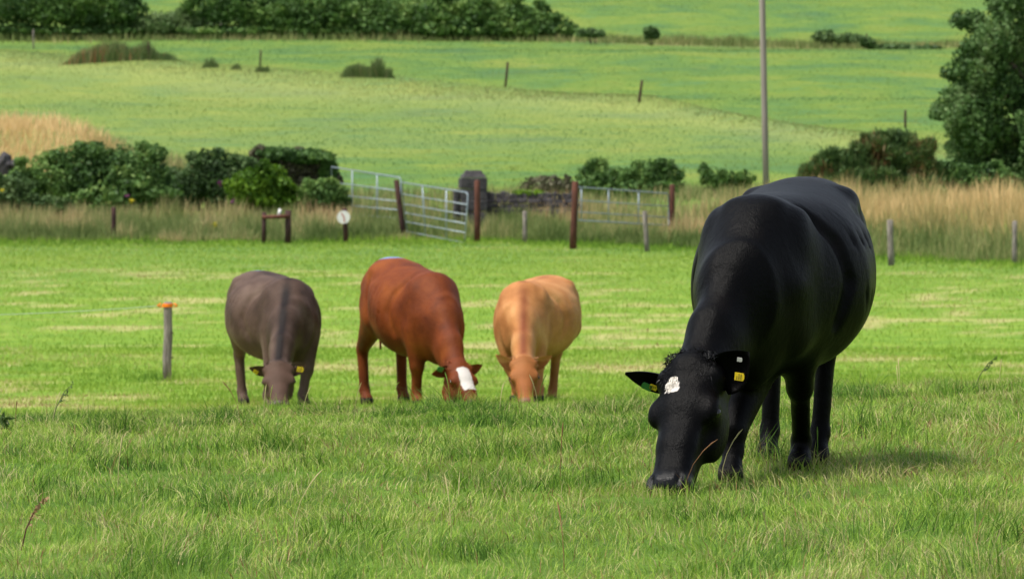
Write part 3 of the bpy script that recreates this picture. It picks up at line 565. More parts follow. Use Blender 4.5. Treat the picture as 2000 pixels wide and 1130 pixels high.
def electric_post():
    D = 66.7; a = W(327, 742, D); z0 = float(H(a[0], D)); o = np.array([a[0], D, z0]); root = empty('fence_post', o, 'weathered grey post with orange plastic insulator on top', 'post')
    P = lambda px, py, d=D: W(px, py, d) - o
    m = MB(); m.tube([P(326, 760), P(325.5, 700), P(328, 660), P(327.5, 610), P(328, 592), P(328, 589)], [.054, .052, .05, .05, .048, .04], 14, 8, .09); m.build('shaft', M_GREYWOOD, root, smooth=True)
    c = P(327, 596); m = MB(); m.tube([c + (0, 0, -.02), c + (0, 0, .02)], [.062, .062], 16); m.build('insulator', M_ORANGE, root, smooth=False, bevel=.005)
    for s in (-1, 1):
        m = MB(); m.tube([c + (s * .055, -.01, -.012), c + (s * .085, -.012, -.018), c + (s * .115, -.012, 0), c + (s * .085, -.012, .018), c + (s * .055, -.01, .012)], [.011] * 5, 6); m.build('hook', M_ORANGE, root, smooth=True)
    for py in (650, 698):
        m = MB(); q = P(333, py); m.tube([q + (-.02, -.02, 0), q + (.035, -.03, .004)], [.006, .006], 5); m.build('staple', M_DARKWOOD, root)
    e = W(-700, 604, 60); s = W(308, 597, D) ; m = MB(); n = 14
    m.tube([s + (e - s) * t / n - np.array([0, 0, .10 * 4 * (t / n) * (1 - t / n)]) for t in range(n + 1)], [.0032] * (n + 1), 5)
    tag(m.build('fence_wire', M_WIRE), 'thin white electric wire running left from the orange insulator', 'wire')
electric_post()
def weeds():
    specs = [(100, 800, 55, 'brown dock stalk with leaning seed head near the left edge', .23, .12, 31.5, 1), (12, 830, 35, 'small broad leaved weed at the left edge', .10, -.02, 30.5, 0), (40, 1020, 60, 'dark red dock stalk leaning at the lower left', .2, .09, 21.4, 1), (1420/1, 0, 0, '', 0, 0, 0, 2),
             (1905, 700, 60, 'tall leaning green weed stem on the crest at the right', .2, .14, 35.5, 1)]
    for px, py, hp, lb, hh, ln, D, kind in specs:
        if kind == 2: continue
        x = (px - 1000) / F * D; z = float(H(x, D)); root = empty('weed', (x, D, z), lb, 'weed')
        m = MB(); m.tube([(0, 0, 0), (ln * .2, 0, hh * .4), (ln * .6, .01, hh * .8), (ln, 0, hh)], [.003, .003, .0025, .001], 5); m.build('stem', M_REDWOOD if kind == 1 and D < 30 else M_RUSHW, root)
        n = 40 if kind else 22; t = rng.uniform(.55, 1, n) if kind else rng.uniform(.1, 1, n); c = np.stack([ln * t ** 1.5, rng.normal(0, .004, n), hh * t], -1) + rng.normal(size=(n, 3)) * (.006 if kind else .02)
        a = rng.normal(size=(n, 3)) * (.006 if kind else .018); b = rng.normal(size=(n, 3)) * (.004 if kind else .012)
        quads_obj('leaves', np.stack([c - a, c + b, c + a, c - b], 1).reshape(-1, 3), np.arange(n * 4).reshape(-1, 4), M_RUSH, parent=root, attrs={'tint': np.full(n * 4, .95 if (kind and D < 30) else .1)})
M_RUSHW = rough_mat('weed_stem', (.06, .09, .03), (.14, .15, .06), 9)
weeds()
# ------------------------------------------------------------ cattle
class Field:
    """signed distance grid; shapes are blended in and one skin is pulled over the result"""
    def __init__(s, lo, hi, h):
        s.lo = np.array(lo, float); s.h = h; s.n = np.ceil((np.array(hi) - s.lo) / h).astype(int) + 1; s.a = np.full(s.n, .4, np.float32)
    def win(s, lo, hi):
        i0 = np.clip(np.floor((np.array(lo) - s.lo) / s.h).astype(int), 0, s.n - 1); i1 = np.clip(np.ceil((np.array(hi) - s.lo) / s.h).astype(int) + 1, 1, s.n)
        ax = [(s.lo[k] + s.h * np.arange(i0[k], i1[k])).astype(np.float32) for k in range(3)]
        return tuple(slice(i0[k], i1[k]) for k in range(3)), ax[0][:, None, None], ax[1][None, :, None], ax[2][None, None, :]
    def put(s, sl, d, k, sub=False):
        a = s.a[sl]
        if sub: a = -a
        h = np.clip(.5 + .5 * (a - d) / k, 0, 1); r = a * (1 - h) + d * h - k * h * (1 - h)
        s.a[sl] = -r if sub else r
    def seg(s, P, Q, side, ra, rb, k=.04, sub=False):
        """tapered limb from P to Q; ra/rb = (half width along side, half depth) at each end"""
        P = np.array(P, float); Q = np.array(Q, float); D = Q - P; L = np.linalg.norm(D); u = D / L
        e1 = np.array(side, float); e1 = e1 - u * e1.dot(u); e1 /= np.linalg.norm(e1); e2 = np.cross(u, e1)
        m = max(*ra, *rb) + k + .03
        sl, X, Y, Z = s.win(np.minimum(P, Q) - m, np.maximum(P, Q) + m)
        if 0 in [q.stop - q.start for q in sl]: return
        x, y, z = X - P[0], Y - P[1], Z - P[2]
        t = x * u[0] + y * u[1] + z * u[2]; tc = np.clip(t, 0, L); w_ = tc / L
        d1 = x * e1[0] + y * e1[1] + z * e1[2]; d2 = x * e2[0] + y * e2[1] + z * e2[2]; d3 = t - tc
        a = ra[0] + (rb[0] - ra[0]) * w_; b = ra[1] + (rb[1] - ra[1]) * w_; c = np.minimum(a, b)
        k0 = np.sqrt((d1 / a) ** 2 + (d2 / b) ** 2 + (d3 / c) ** 2); k1 = np.sqrt((d1 / a ** 2) ** 2 + (d2 / b ** 2) ** 2 + (d3 / c ** 2) ** 2)
        s.put(sl, k0 * (k0 - 1) / (k1 + 1e-6), k, sub)
    def ell(s, C, r, k=.04, ax=None, sub=False):
        C = np.array(C, float); A = np.eye(3) if ax is None else np.array(ax, float); m = max(r) + k + .03
        sl, X, Y, Z = s.win(C - m, C + m); x, y, z = X - C[0], Y - C[1], Z - C[2]
        q = [x * A[i][0] + y * A[i][1] + z * A[i][2] for i in range(3)]
        k0 = np.sqrt(sum((q[i] / r[i]) ** 2 for i in range(3))); k1 = np.sqrt(sum((q[i] / r[i] ** 2) ** 2 for i in range(3)))
        s.put(sl, k0 * (k0 - 1) / (k1 + 1e-6), k, sub)
    def trunk(s, tab, k=.05):
        T = np.array(tab, float); sl, X, Y, Z = s.win((T[0, 0] - .1, -.6, T[:, 2].min() - .1), (T[-1, 0] + .1, .6, T[:, 1].max() + .1))
        xs = np.clip(X, T[0, 0], T[-1, 0]); dx = X - xs
        def sm(c):                                # smooth interpolation of a column
            f = np.linspace(T[0, 0], T[-1, 0], 200); v = np.interp(f, T[:, 0], T[:, c]); ker = np.hanning(23); ker /= ker.sum()
            v = np.convolve(np.pad(v, 11, 'edge'), ker, 'valid'); return np.interp(xs, f, v)
        top, bot, wd, zc, nt_, yc = (sm(i) for i in (1, 2, 3, 4, 5, 6))
        mid = bot + (top - bot) * zc; hz = np.where(Z > mid, top - mid, mid - bot); q = np.abs(Z - mid) / hz; p = np.abs(Y - yc) / wd
        n = np.where(Z > mid, nt_, 2.1); k0 = (p ** n + q ** n) ** (1 / n) + 1e-5
        g = np.sqrt((p ** (n - 1) / wd) ** 2 + (q ** (n - 1) / hz) ** 2) * k0 ** (1 - n)
        d = (k0 - 1) / (g + 1e-5); d = np.clip(d, -.3, .4)
        d = np.where(dx != 0, np.sqrt(np.maximum(d, 0) ** 2 + dx ** 2) + np.minimum(d, 0) * 0 + (d < 0) * 0, d)
        s.put(sl, d.astype(np.float32), k)
    def skin(s):
        a = s.a; ins = a < 0; nx, ny, nz = a.shape
        cnt = np.zeros((nx - 1, ny - 1, nz - 1), np.int8)
        for i in (0, 1):
            for j in (0, 1):
                for k in (0, 1): cnt += ins[i:nx - 1 + i, j:ny - 1 + j, k:nz - 1 + k]
        I, J, K = np.nonzero((cnt > 0) & (cnt < 8)); idx = np.full(cnt.shape, -1, np.int32); idx[I, J, K] = np.arange(len(I))
        co = [(i, j, k) for i in (0, 1) for j in (0, 1) for k in (0, 1)]; val = {c: a[I + c[0], J + c[1], K + c[2]] for c in co}
        acc = np.zeros((len(I), 3)); num = np.zeros(len(I))
        for c in co:
            for ax in range(3):
                if c[ax]: continue
                d = list(c); d[ax] = 1; d = tuple(d); va, vb = val[c], val[d]; m = (va < 0) != (vb < 0); t = np.where(m, va / (va - vb + 1e-12), 0)
                p = np.zeros((len(I), 3)) + np.array(c); p[:, ax] += t; acc += p * m[:, None]; num += m
        v = (np.stack([I, J, K], -1) + acc / num[:, None]) * s.h + s.lo
        Q = []
        for ax in range(3):
            b, c = (ax + 1) % 3, (ax + 2) % 3; sh = [slice(None)] * 3; s0 = list(sh); s1 = list(sh); s0[ax] = slice(0, -1); s1[ax] = slice(1, None)
            A, B = ins[tuple(s0)], ins[tuple(s1)]; E = np.stack(np.nonzero(A != B), -1); E = E[(E[:, b] > 0) & (E[:, c] > 0) & (E[:, b] < a.shape[b] - 1) & (E[:, c] < a.shape[c] - 1)]
            fl = A[E[:, 0], E[:, 1], E[:, 2]]
            def at(db, dc): e = E.copy(); e[:, b] -= db; e[:, c] -= dc; return idx[e[:, 0], e[:, 1], e[:, 2]]
            q = np.stack([at(1, 1), at(0, 1), at(0, 0), at(1, 0)], -1); q[~fl] = q[~fl][:, ::-1]; Q.append(q)
        return v, np.concatenate(Q)
def unit(v): v = np.array(v, float); return v / np.linalg.norm(v)

def ear_mesh(base, e, c, L, Wd, thick=.012, cup=.5, bend=(0, 0, 0)):
    """cupped leaf-shaped ear: e = direction it points, c = direction its hollow faces"""
    e = unit(e); c = unit(np.array(c) - e * np.dot(c, e)); w_ = np.cross(e, c); nu, nv = 12, 9; V = []
    for lay in (0, 1):
        for i in range(nu):
            t = i / (nu - 1); ww = Wd * .5 * (math.sin(math.pi * min(1, (.18 + .82 * t)) ** .85) ** .75 if t < 1 else .02) * (1 if t > .0 else 1); ww = max(ww, .006)
            for j in range(nv):
                p = (j / (nv - 1) - .5) * 2; an = p * 1.15
                q = base + e * L * t + w_ * ww * math.sin(an) / math.sin(1.15) * 1.0 + c * (ww * cup * (1 - math.cos(an)) * 1.6) + np.array(bend) * t * t - c * (cup * ww * .6)
                if lay: q = q - c * thick * (1 - .75 * abs(p) ** 3) * (1 - .5 * t)
                V.append(q)
    f = []
    n = nu * nv
    for i in range(nu - 1):
        for j in range(nv - 1):
            a = i * nv + j; f.append((a, a + 1, a + nv + 1, a + nv)); f.append((n + a + nv, n + a + nv + 1, n + a + 1, n + a))
        for j in (0, nv - 1):
            a = i * nv + j; q = (a, a + nv, n + a + nv, n + a); f.append(q if j == 0 else q[::-1])
    for i in (0, nu - 1):
        for j in range(nv - 1):
            a = i * nv + j; q = (a, n + a, n + a + 1, a + 1); f.append(q if i == 0 else q[::-1])
    return np.array(V), np.array(f)

def cow(label, S, hipW, witW, feetW, pollW, muzW, faceN, mat, mats, cat='cow', group='cattle grazing in the pasture', width=1.0, res=.0135, tub=0., ears=None, blaze=None, tags=(), paint=False, tuft=None, headw=1.0, stepz=0., neckw=1.0, yc=0., earL=.2, bellyd=0., lw=1.0, fore=None):
    hip = np.array(hipW); wit = np.array(witW); d = wit - hip; yaw = math.atan2(d[1], d[0]); sp = math.hypot(d[0], d[1]) / 1.1
    mid = (hip + wit) / 2; mid = mid - np.array([math.cos(yaw), math.sin(yaw), 0]) * (-.05) * sp; z0 = float(H(mid[0], mid[1])); O = np.array([mid[0], mid[1], z0])
    R = np.array([[math.cos(yaw), math.sin(yaw), 0], [-math.sin(yaw), math.cos(yaw), 0], [0, 0, 1]])
    T = lambda p: R @ (np.array(p, float) - O); TV = lambda v: R @ np.array(v, float)
    root = empty('cow', O, label, cat, group, rz=yaw)
    hp, wp = T(hip), T(wit); poll, muz, fn = T(pollW), T(muzW), unit(TV(faceN))
    feet = [T((p[0], p[1], float(H(p[0], p[1])))) for p in feetW]   # right fore, left fore, right hind, left hind
    lo = np.array([-1.15 * S, -.62 * S, -.06]); hi = np.array([1.0 * S, .62 * S, 1.5 * S])
    for p in (poll, muz): lo = np.minimum(lo, p - .25); hi = np.maximum(hi, p + .25)
    lo[2] = min(min(f[2] for f in feet), muz[2]) - .06
    Fd = Field(lo, hi, res)
    X = lambda x: hp[0] + (x + .6) * (wp[0] - hp[0]) / 1.1                # generic cow x (hips -.6, withers .5) to this one
    dz = lambda x: np.interp(x, [-.6, .5], [hp[2] - 1.345 * S, wp[2] - 1.265 * S])
    tb = []
    for x, t, b, wd, zc, n in [(-.90, 1.12, .98, .10, .5, 2), (-.84, 1.21, .90, .17, .6, 2), (-.74, 1.30, .72, .23, .62, 2.2), (-.60, 1.345, .62, .285, .62, 2.3), (-.42, 1.335, .54, .34, .56, 2.25), (-.2, 1.305, .47, .40, .50, 2.2), (.05, 1.28, .44, .415, .47, 2.15), (.28, 1.275, .45, .345, .47, 1.95), (.5, 1.265, .46, .255, .45, 1.75), (.64, 1.18, .50, .205, .42, 1.8), (.76, 1.03, .62, .15, .45, 2)]:
        w2 = wd * S * width * (1 + tub * math.exp(-((x + .08) / .35) ** 2))
        tb.append((X(x), t * S + dz(x), b * S + dz(x) * .3 - bellyd * math.exp(-((x + .1) / .35) ** 2), w2, zc, n, yc * math.exp(-((x + .1) / .4) ** 2)))
    Fd.trunk(tb)
    g = lambda x, y, z: np.array([X(x), y * S * width, z * S + dz(x) * .8])
    def sf(x, z, sd, out=0):                      # point on the flank
        T_ = np.array(tb); q = g(x, 0, z); top, bot, wd, zc, n_u, y_ = [np.interp(q[0], T_[:, 0], T_[:, i_]) for i_ in range(1, 7)]
        m_ = bot + (top - bot) * zc; hz = (top - m_) if q[2] > m_ else (m_ - bot); e_ = n_u if q[2] > m_ else 2.1
        return np.array([q[0], y_ + sd * (wd * max(0, 1 - min(.999, abs(q[2] - m_) / hz) ** e_) ** (1 / e_) + out), q[2]])
    for sd in (-1, 1):
        # shoulder blade, upper arm, rump, thigh
        Fd.seg(g(.44, sd * .10, 1.17), g(.55, sd * .155, .86), (0, 1, 0), (.05 * S, .11 * S), (.08 * S, .13 * S), .08)
        Fd.ell(g(.42, sd * .185, .99), (.16 * S, .085 * S, .22 * S), .05)
        Fd.seg(g(.55, sd * .155, .86), g(.46, sd * .165, .64), (0, 1, 0), (.08 * S, .12 * S), (.09 * S, .125 * S), .08)
        Fd.ell(g(-.47, sd * .225, 1.235), (.075 * S, .05 * S, .045 * S), .07)     # hook bone
        Fd.ell(g(-.88, sd * .10, 1.17), (.05 * S, .045 * S, .05 * S), .05)      # pin bone
        Fd.seg(g(-.66, sd * .17, 1.08), g(-.52, sd * .20, .76), (0, 1, 0), (.115 * S, .20 * S), (.095 * S, .15 * S), .06)
        Fd.ell(g(-.30, sd * .36, 1.19), (.10 * S, .05 * S, .055 * S), .05, sub=True)   # hollow of the flank
        cr = [(.33, 1.20), (.235, 1.06), (.205, .88), (.26, .68)]                # crease behind the shoulder
        for a_, b_ in zip(cr[:-1], cr[1:]): Fd.seg(sf(*a_, sd, .012), sf(*b_, sd, .012), (0, 1, 0), (.032 * S, .032 * S), (.032 * S, .032 * S), .035, sub=True)
        for rx_ in (.07, -.03, -.13, -.23):                                       # hollows between the ribs
            Fd.seg(sf(rx_ + .03, 1.10, sd, .006), sf(rx_ - .03, .74, sd, .006), (0, 1, 0), (.003 * S, .003 * S), (.003 * S, .003 * S), .03, sub=True)
        Fd.seg(sf(-.43, 1.16, sd, .02), sf(-.36, .80, sd, .02), (0, 1, 0), (.03 * S, .03 * S), (.03 * S, .03 * S), .05, sub=True)   # fold in front of the thigh
    Fd.ell(g(.62, 0, .57), (.17 * S, .125 * S, .17 * S), .09)                       # brisket
    SL = S * lw
    for i, ft in enumerate(feet[:2]):
        sd = -1 if i == 0 else 1; el = g(.45, sd * .18, .69); el[0] += .25 * (ft[0] - el[0]); kn = el + (ft - el) * .52; kn[2] = ft[2] + .385 * S; kn[0] += .02
        if fore and i == 0: el, kn = T(fore[0]), T(fore[1])
        fl = ft + np.array([-.025, 0, .125 * S]); Fd.seg(el + (0, 0, .04), kn, (0, 1, 0), (.092 * SL, .115 * SL), (.057 * SL, .062 * SL), .05)
        Fd.ell(kn, (.057 * S, .05 * SL, .065 * SL), .03); Fd.seg(kn, fl, (0, 1, 0), (.045 * SL, .047 * SL), (.040 * SL, .041 * SL), .03)
        Fd.ell(fl, (.044 * S, .046 * SL, .045 * SL), .025); Fd.seg(fl, ft + (.02, 0, .045), (0, 1, 0), (.038 * SL, .036 * SL), (.048 * SL, .05 * SL), .02)
        Fd.seg(ft + (.025, 0, .035), ft + (.03, 0, .02), (0, 1, 0), (.054 * SL, .062 * SL), (.056 * SL, .066 * SL), .012)
    for i, ft in enumerate(feet[2:]):
        sd = -1 if i == 0 else 1; st = g(-.42, sd * .225, .78); hk = ft + np.array([-.075 * S, -sd * .0, .52 * S]); hk[1] = ft[1] * .8 + g(0, sd * .2, 0)[1] * .2
        fl = ft + np.array([-.03, 0, .13 * S])
        Fd.seg(g(-.60, sd * .2, .92), st, (0, 1, 0), (.10 * SL, .17 * SL), (.085 * SL, .12 * SL), .06)
        Fd.seg(st * .6 + g(-.62, sd * .2, .80) * .4, hk + (.03, 0, .03), (0, 1, 0), (.105 * SL, .15 * SL), (.052 * SL, .060 * SL), .05)
        Fd.ell(hk, (.05 * S, .042 * SL, .065 * SL), .03); Fd.ell(hk + (-.035 * S, 0, .05 * S), (.028 * S, .022 * SL, .05 * SL), .03)
        Fd.seg(hk, fl, (0, 1, 0), (.043 * SL, .054 * SL), (.040 * SL, .042 * SL), .03)
        Fd.ell(fl, (.042 * S, .046 * SL, .045 * SL), .025); Fd.seg(fl, ft + (.02, 0, .045), (0, 1, 0), (.036 * SL, .036 * SL), (.046 * SL, .05 * SL), .02)
        Fd.seg(ft + (.025, 0, .035), ft + (.03, 0, .02), (0, 1, 0), (.052 * SL, .06 * SL), (.054 * SL, .064 * SL), .012)
    # tail
    tl = [g(-.80, 0, 1.31), g(-.93, 0, 1.24), g(-.965, 0, 1.0), g(-.96, .01, .7), g(-.95, .02, .45)]; tr = [.035, .03, .02, .016, .02]
    for i in range(4): Fd.seg(tl[i], tl[i + 1], (0, 1, 0), (tr[i] * S,) * 2, (tr[i + 1] * S,) * 2, .02)
    # head frame
    Lh = np.linalg.norm(muz - poll); hx = unit(muz - poll); n_ = unit(fn - hx * fn.dot(hx)); s_ = np.cross(hx, n_); q = Lh / .54
    if s_.dot(TV((-1, 0, 0))) < 0: pass
    hw = q * headw
    P = lambda t, s, n: poll + hx * t * Lh + s_ * s * hw + n_ * n * q
    # neck
    nb = g(.44, 0, .97); pb = P(.10, 0, -.13); m1 = nb + (pb - nb) * .36 + (0, 0, .018 * S); m2 = nb + (pb - nb) * .70 + (0, 0, .04 * S); sy = unit(np.array([0, 1, 0]) * .6 + .4 * s_ * (1 if s_[1] > 0 else -1)); ss = s_ * (1 if s_[1] > 0 else -1)
    Fd.seg(nb, m1, (0, 1, 0), (.165 * S * neckw, .262 * S), (.150 * S * neckw, .245 * S), .15)
    Fd.seg(m1, m2, sy, (.150 * S * neckw, .245 * S), (.115 * S * neckw, .18 * S), .09)
    Fd.seg(m2, pb, ss, (.115 * S * neckw, .18 * S), (.095 * q, .12 * q), .07)
    # head
    sg = lambda t0, n0, t1, n1, ra, rb, k=.03, s0=0, s1=0: Fd.seg(P(t0, s0, n0), P(t1, s1, n1), s_, (ra[0] * hw, ra[1] * q), (rb[0] * hw, rb[1] * q), k * q)
    sg(.10, -.075, .34, -.085, (.088, .085), (.098, .09), .04)
    sg(.34, -.075, .62, -.062, (.092, .078), (.066, .062), .04)
    sg(.62, -.062, .88, -.058, (.064, .062), (.066, .056), .03)
    Fd.ell(P(.925, 0, -.056), (.050 * q, .062 * q, .074 * hw), .03, (hx, n_, s_))
    for sd in (-1, 1): Fd.ell(P(.915, sd * .042, -.022), (.034 * q, .028 * q, .026 * hw), .02, (hx, n_, s_))
    sg(.35, -.155, .80, -.115, (.058, .062), (.042, .036), .04)
    sg(.78, -.115, .92, -.10, (.044, .036), (.052, .034), .02)
    for sd in (-1, 1):
        Fd.ell(P(.36, sd * .058, -.15), (.13 * q, .085 * q, .044 * hw), .03, (hx, n_, s_))        # cheek
        Fd.ell(P(.365, sd * .088, -.050), (.055 * q, .034 * q, .029 * hw), .025, (hx, n_, s_))     # brow and eye socket
        Fd.ell(P(.12, sd * .075, -.06), (.045 * q, .045 * q, .04 * hw), .03, (hx, n_, s_))
        Fd.ell(P(.925, sd * .046, -.002), (.030 * q, .018 * q, .012 * hw), .008, (unit(hx - n_ * .3 + s_ * sd * .5), n_, s_), sub=True)  # nostril
        Fd.ell(P(.62, sd * .085, -.085), (.10 * q, .03 * q, .018 * hw), .03, (hx, n_, s_), sub=True)
        Fd.seg(P(.98, sd * .01, -.105), P(.74, sd * .07, -.10), s_, (.012 * q, .006 * q), (.01 * q, .005 * q), .012, sub=True)    # mouth line
    Fd.ell(P(.05, 0, -.06), (.05 * q, .07 * q, .06 * hw), .04, (hx, n_, s_))
    v, f = Fd.skin()
    allv = [v]; allf = [f]; off = len(v); ear_id = [np.zeros(len(v))]; tagspots = []
    for sd, e in zip((-1, 1), ears):               # e: world direction, world facing, length, width
        # sd = -1 is the side along -s_
        b = P(.10, sd * .088, -.085); V, Fc = ear_mesh(b - unit(TV(e[0])) * .02, TV(e[0]), TV(e[1]), e[2], e[3], bend=TV(e[4]) if len(e) > 4 else (0, 0, 0), cup=e[5] if len(e) > 5 else .5)
        allv.append(V); allf.append(Fc + off); off += len(V); ear_id.append(np.ones(len(V))); tagspots.append((b, unit(TV(e[0])), unit(TV(e[1]) - unit(TV(e[0])) * np.dot(TV(e[1]), unit(TV(e[0])))), e[2], e[3]))
    nv0 = len(v); v = np.concatenate(allv); f = np.concatenate(allf); ear = np.concatenate(ear_id)
    # light smoothing of the skin
    ed = np.concatenate([f[:, [0, 1]], f[:, [1, 2]], f[:, [2, 3]], f[:, [3, 0]]]); ed = np.concatenate([ed, ed[:, ::-1]])
    for it in range(5):
        sm = np.zeros_like(v); c = np.bincount(ed[:, 0], minlength=len(v))
        for k in range(3): sm[:, k] = np.bincount(ed[:, 0], v[ed[:, 1], k], minlength=len(v))
        sm /= np.maximum(c, 1)[:, None]; m = (ear == 0)[:, None]; v = np.where(m, v * .5 + sm * .5, v)
    # coat pattern masks, all fixed to the body
    r = v - poll; ht = r @ hx / Lh; hs = r @ s_ / hw; hn = r @ n_ / q
    onhead = (ht > -.02) & (np.abs(hs) < .2) & (hn > -.3) & (ht < 1.1)
    nape = [g(-.9, 0, 1.25), g(-.5, 0, 1.345), g(0, 0, 1.28), g(.46, 0, 1.27)]
    Nn = [];
    for a, b, k0, k1 in ((nb, m1, .285 * S, .245 * S), (m1, m2, .245 * S, .18 * S), (m2, pb, .18 * S, .12 * q)):
        u = unit(b - a); up = unit(np.array([0, 0, 1]) - u * u[2]) if abs(u[2]) < .99 else n_; up = unit(up - u * up.dot(u))
        for t in (.3, .7): Nn.append(a + (b - a) * t + up * (k0 + (k1 - k0) * t))
    nape += Nn[1:] + [P(.02, 0, -.02)]
    def pdist(pts):
        D = np.full(len(v), 9.)
        for a, b in zip(pts[:-1], pts[1:]):
            ab = b - a; t = np.clip(((v - a) @ ab) / (ab @ ab), 0, 1); D = np.minimum(D, np.linalg.norm(v - a - t[:, None] * ab, axis=1))
        return D
    stripe = 1.15 * np.exp(-(pdist(nape[3:]) / (.055 * S)) ** 2) + .45 * np.exp(-(pdist(nape[:4]) / (.04 * S)) ** 2)
    bz = np.zeros(len(v))
    if blaze:
        t0, t1, w0, w1, soff = blaze; wv = w0 + (w1 - w0) * np.clip((ht - t0) / (t1 - t0), 0, 1)
        bz = sstep(t0 - .03, t0 + .03, ht) * (1 - sstep(t1 - .03, t1 + .03, ht)) * (1 - sstep(wv - .02, wv + .02, np.abs(hs - soff))) * (hn > -.07) * (ear == 0)
    muzz = sstep(.84, .93, ht) * onhead
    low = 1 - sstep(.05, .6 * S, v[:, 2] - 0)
    hoof = (v[:, 2] < .055 + np.interp(v[:, 0], [f_[0] for f_ in sorted(feet, key=lambda a: a[0])], [f_[2] for f_ in sorted(feet, key=lambda a: a[0])])) & ~onhead
    pm = np.zeros(len(v))
    if paint:
        pc = g(-.62, .0, 1.345); rr = np.linalg.norm((v - pc) * [1 / (.17 * paint), 1 / (.15 * paint), 1 / .12], axis=1); pm = 1 - sstep(.7, 1.05, rr)
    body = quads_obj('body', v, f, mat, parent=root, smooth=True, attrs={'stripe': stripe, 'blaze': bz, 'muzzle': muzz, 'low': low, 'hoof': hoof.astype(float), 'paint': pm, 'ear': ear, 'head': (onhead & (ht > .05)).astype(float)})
    for sd in (-1, 1):
        m = MB(); c = P(.385, sd * .101, -.058); n8 = 10
        for i in range(1): m.tube([c + n_ * .016 * q * k for k in (-1, -.8, -.4, 0, .4, .8, 1)], [.003 * q, .0125 * q, .019 * q, .0205 * q, .019 * q, .0125 * q, .003 * q], n8)
        m.build('eye', M_EYE, root, smooth=True)
    for (ei, tt, ww, sz, mt, ft_) in tags:         # ear index, along, across, size, material, tilt
        b, e, c, L, Wd = tagspots[ei]; w_ = np.cross(e, c); o = b + e * L * tt + w_ * Wd * ww + c * .012; a1 = unit(e * math.cos(ft_) + w_ * math.sin(ft_)); a2 = unit(np.cross(c, a1)); m = MB(); V = []
        for dd in (0, .004):
            for x, y in ((-.5, -.5), (.5, -.5), (.62, -.2), (.62, .2), (.5, .5), (-.5, .5)): V.append(o + a1 * x * sz * 1.15 + a2 * y * sz + c * dd)
        m.add(V, [tuple(range(6))[::-1], tuple(range(6, 12))] + [(k, (k + 1) % 6, 6 + (k + 1) % 6, 6 + k) for k in range(6)])
        tg = m.build('ear_tag', mt, root)
        if mt is M_YTAG:
            m = MB()
            for ln in range(3):
                for dg in range(5 if ln < 2 else 3):
                    p = o + c * .0055 + a1 * sz * (.3 - .28 * ln) + a2 * sz * (-.32 + .16 * dg); s1, s2 = sz * .08, sz * .045
                    m.add([p - a1 * s1 - a2 * s2, p + a1 * s1 - a2 * s2, p + a1 * s1 + a2 * s2, p - a1 * s1 + a2 * s2], [(0, 1, 2, 3)])
            tg2 = m.build('tag_print', M_INK, tg); tg2['kind'] = 'stuff'
    if tuft:
        n, ln, mt = tuft; t = rng.uniform(-.04, .16, n); s = np.clip(rng.normal(0, .04, n), -.075, .075); hair(root, 'poll_hair', [P(a, b, -.015 - .6 * b * b * 4) for a, b in zip(t, s)], (n_ * .35 + hx * .25 - np.array([0, 0, 0])), s_, ln, mt, q)
    return root, P, (hx, n_, s_), q, g
def hair(root, name, pts, dirv, side, ln, mat, q=1, spread=.6, wd=.0016):
    pts = np.array(pts); n = len(pts); d = unit(dirv)[None, :] + rng.normal(0, spread, (n, 3)); d /= np.linalg.norm(d, axis=1)[:, None]; L = ln * rng.uniform(.5, 1.2, n)[:, None]
    w_ = np.cross(d, rng.normal(size=(n, 3))); w_ /= np.linalg.norm(w_, axis=1)[:, None]; w_ *= wd; m = pts + d * L * .5; e = pts + d * L * .9 + np.array([0, 0, -.25]) * L
    v = np.stack([pts - w_, pts + w_, m + w_ * .7, m - w_ * .7, e], 1).reshape(-1, 3); b = np.arange(n)[:, None] * 5
    loops = (b + np.array([0, 1, 2, 3, 3, 2, 4])).ravel(); tot = np.tile([4, 3], n); st = np.concatenate([[0], np.cumsum(tot)[:-1]])
    o = mesh_obj(name, v, loops, st, tot, mat, parent=root); o['kind'] = 'stuff'; return o

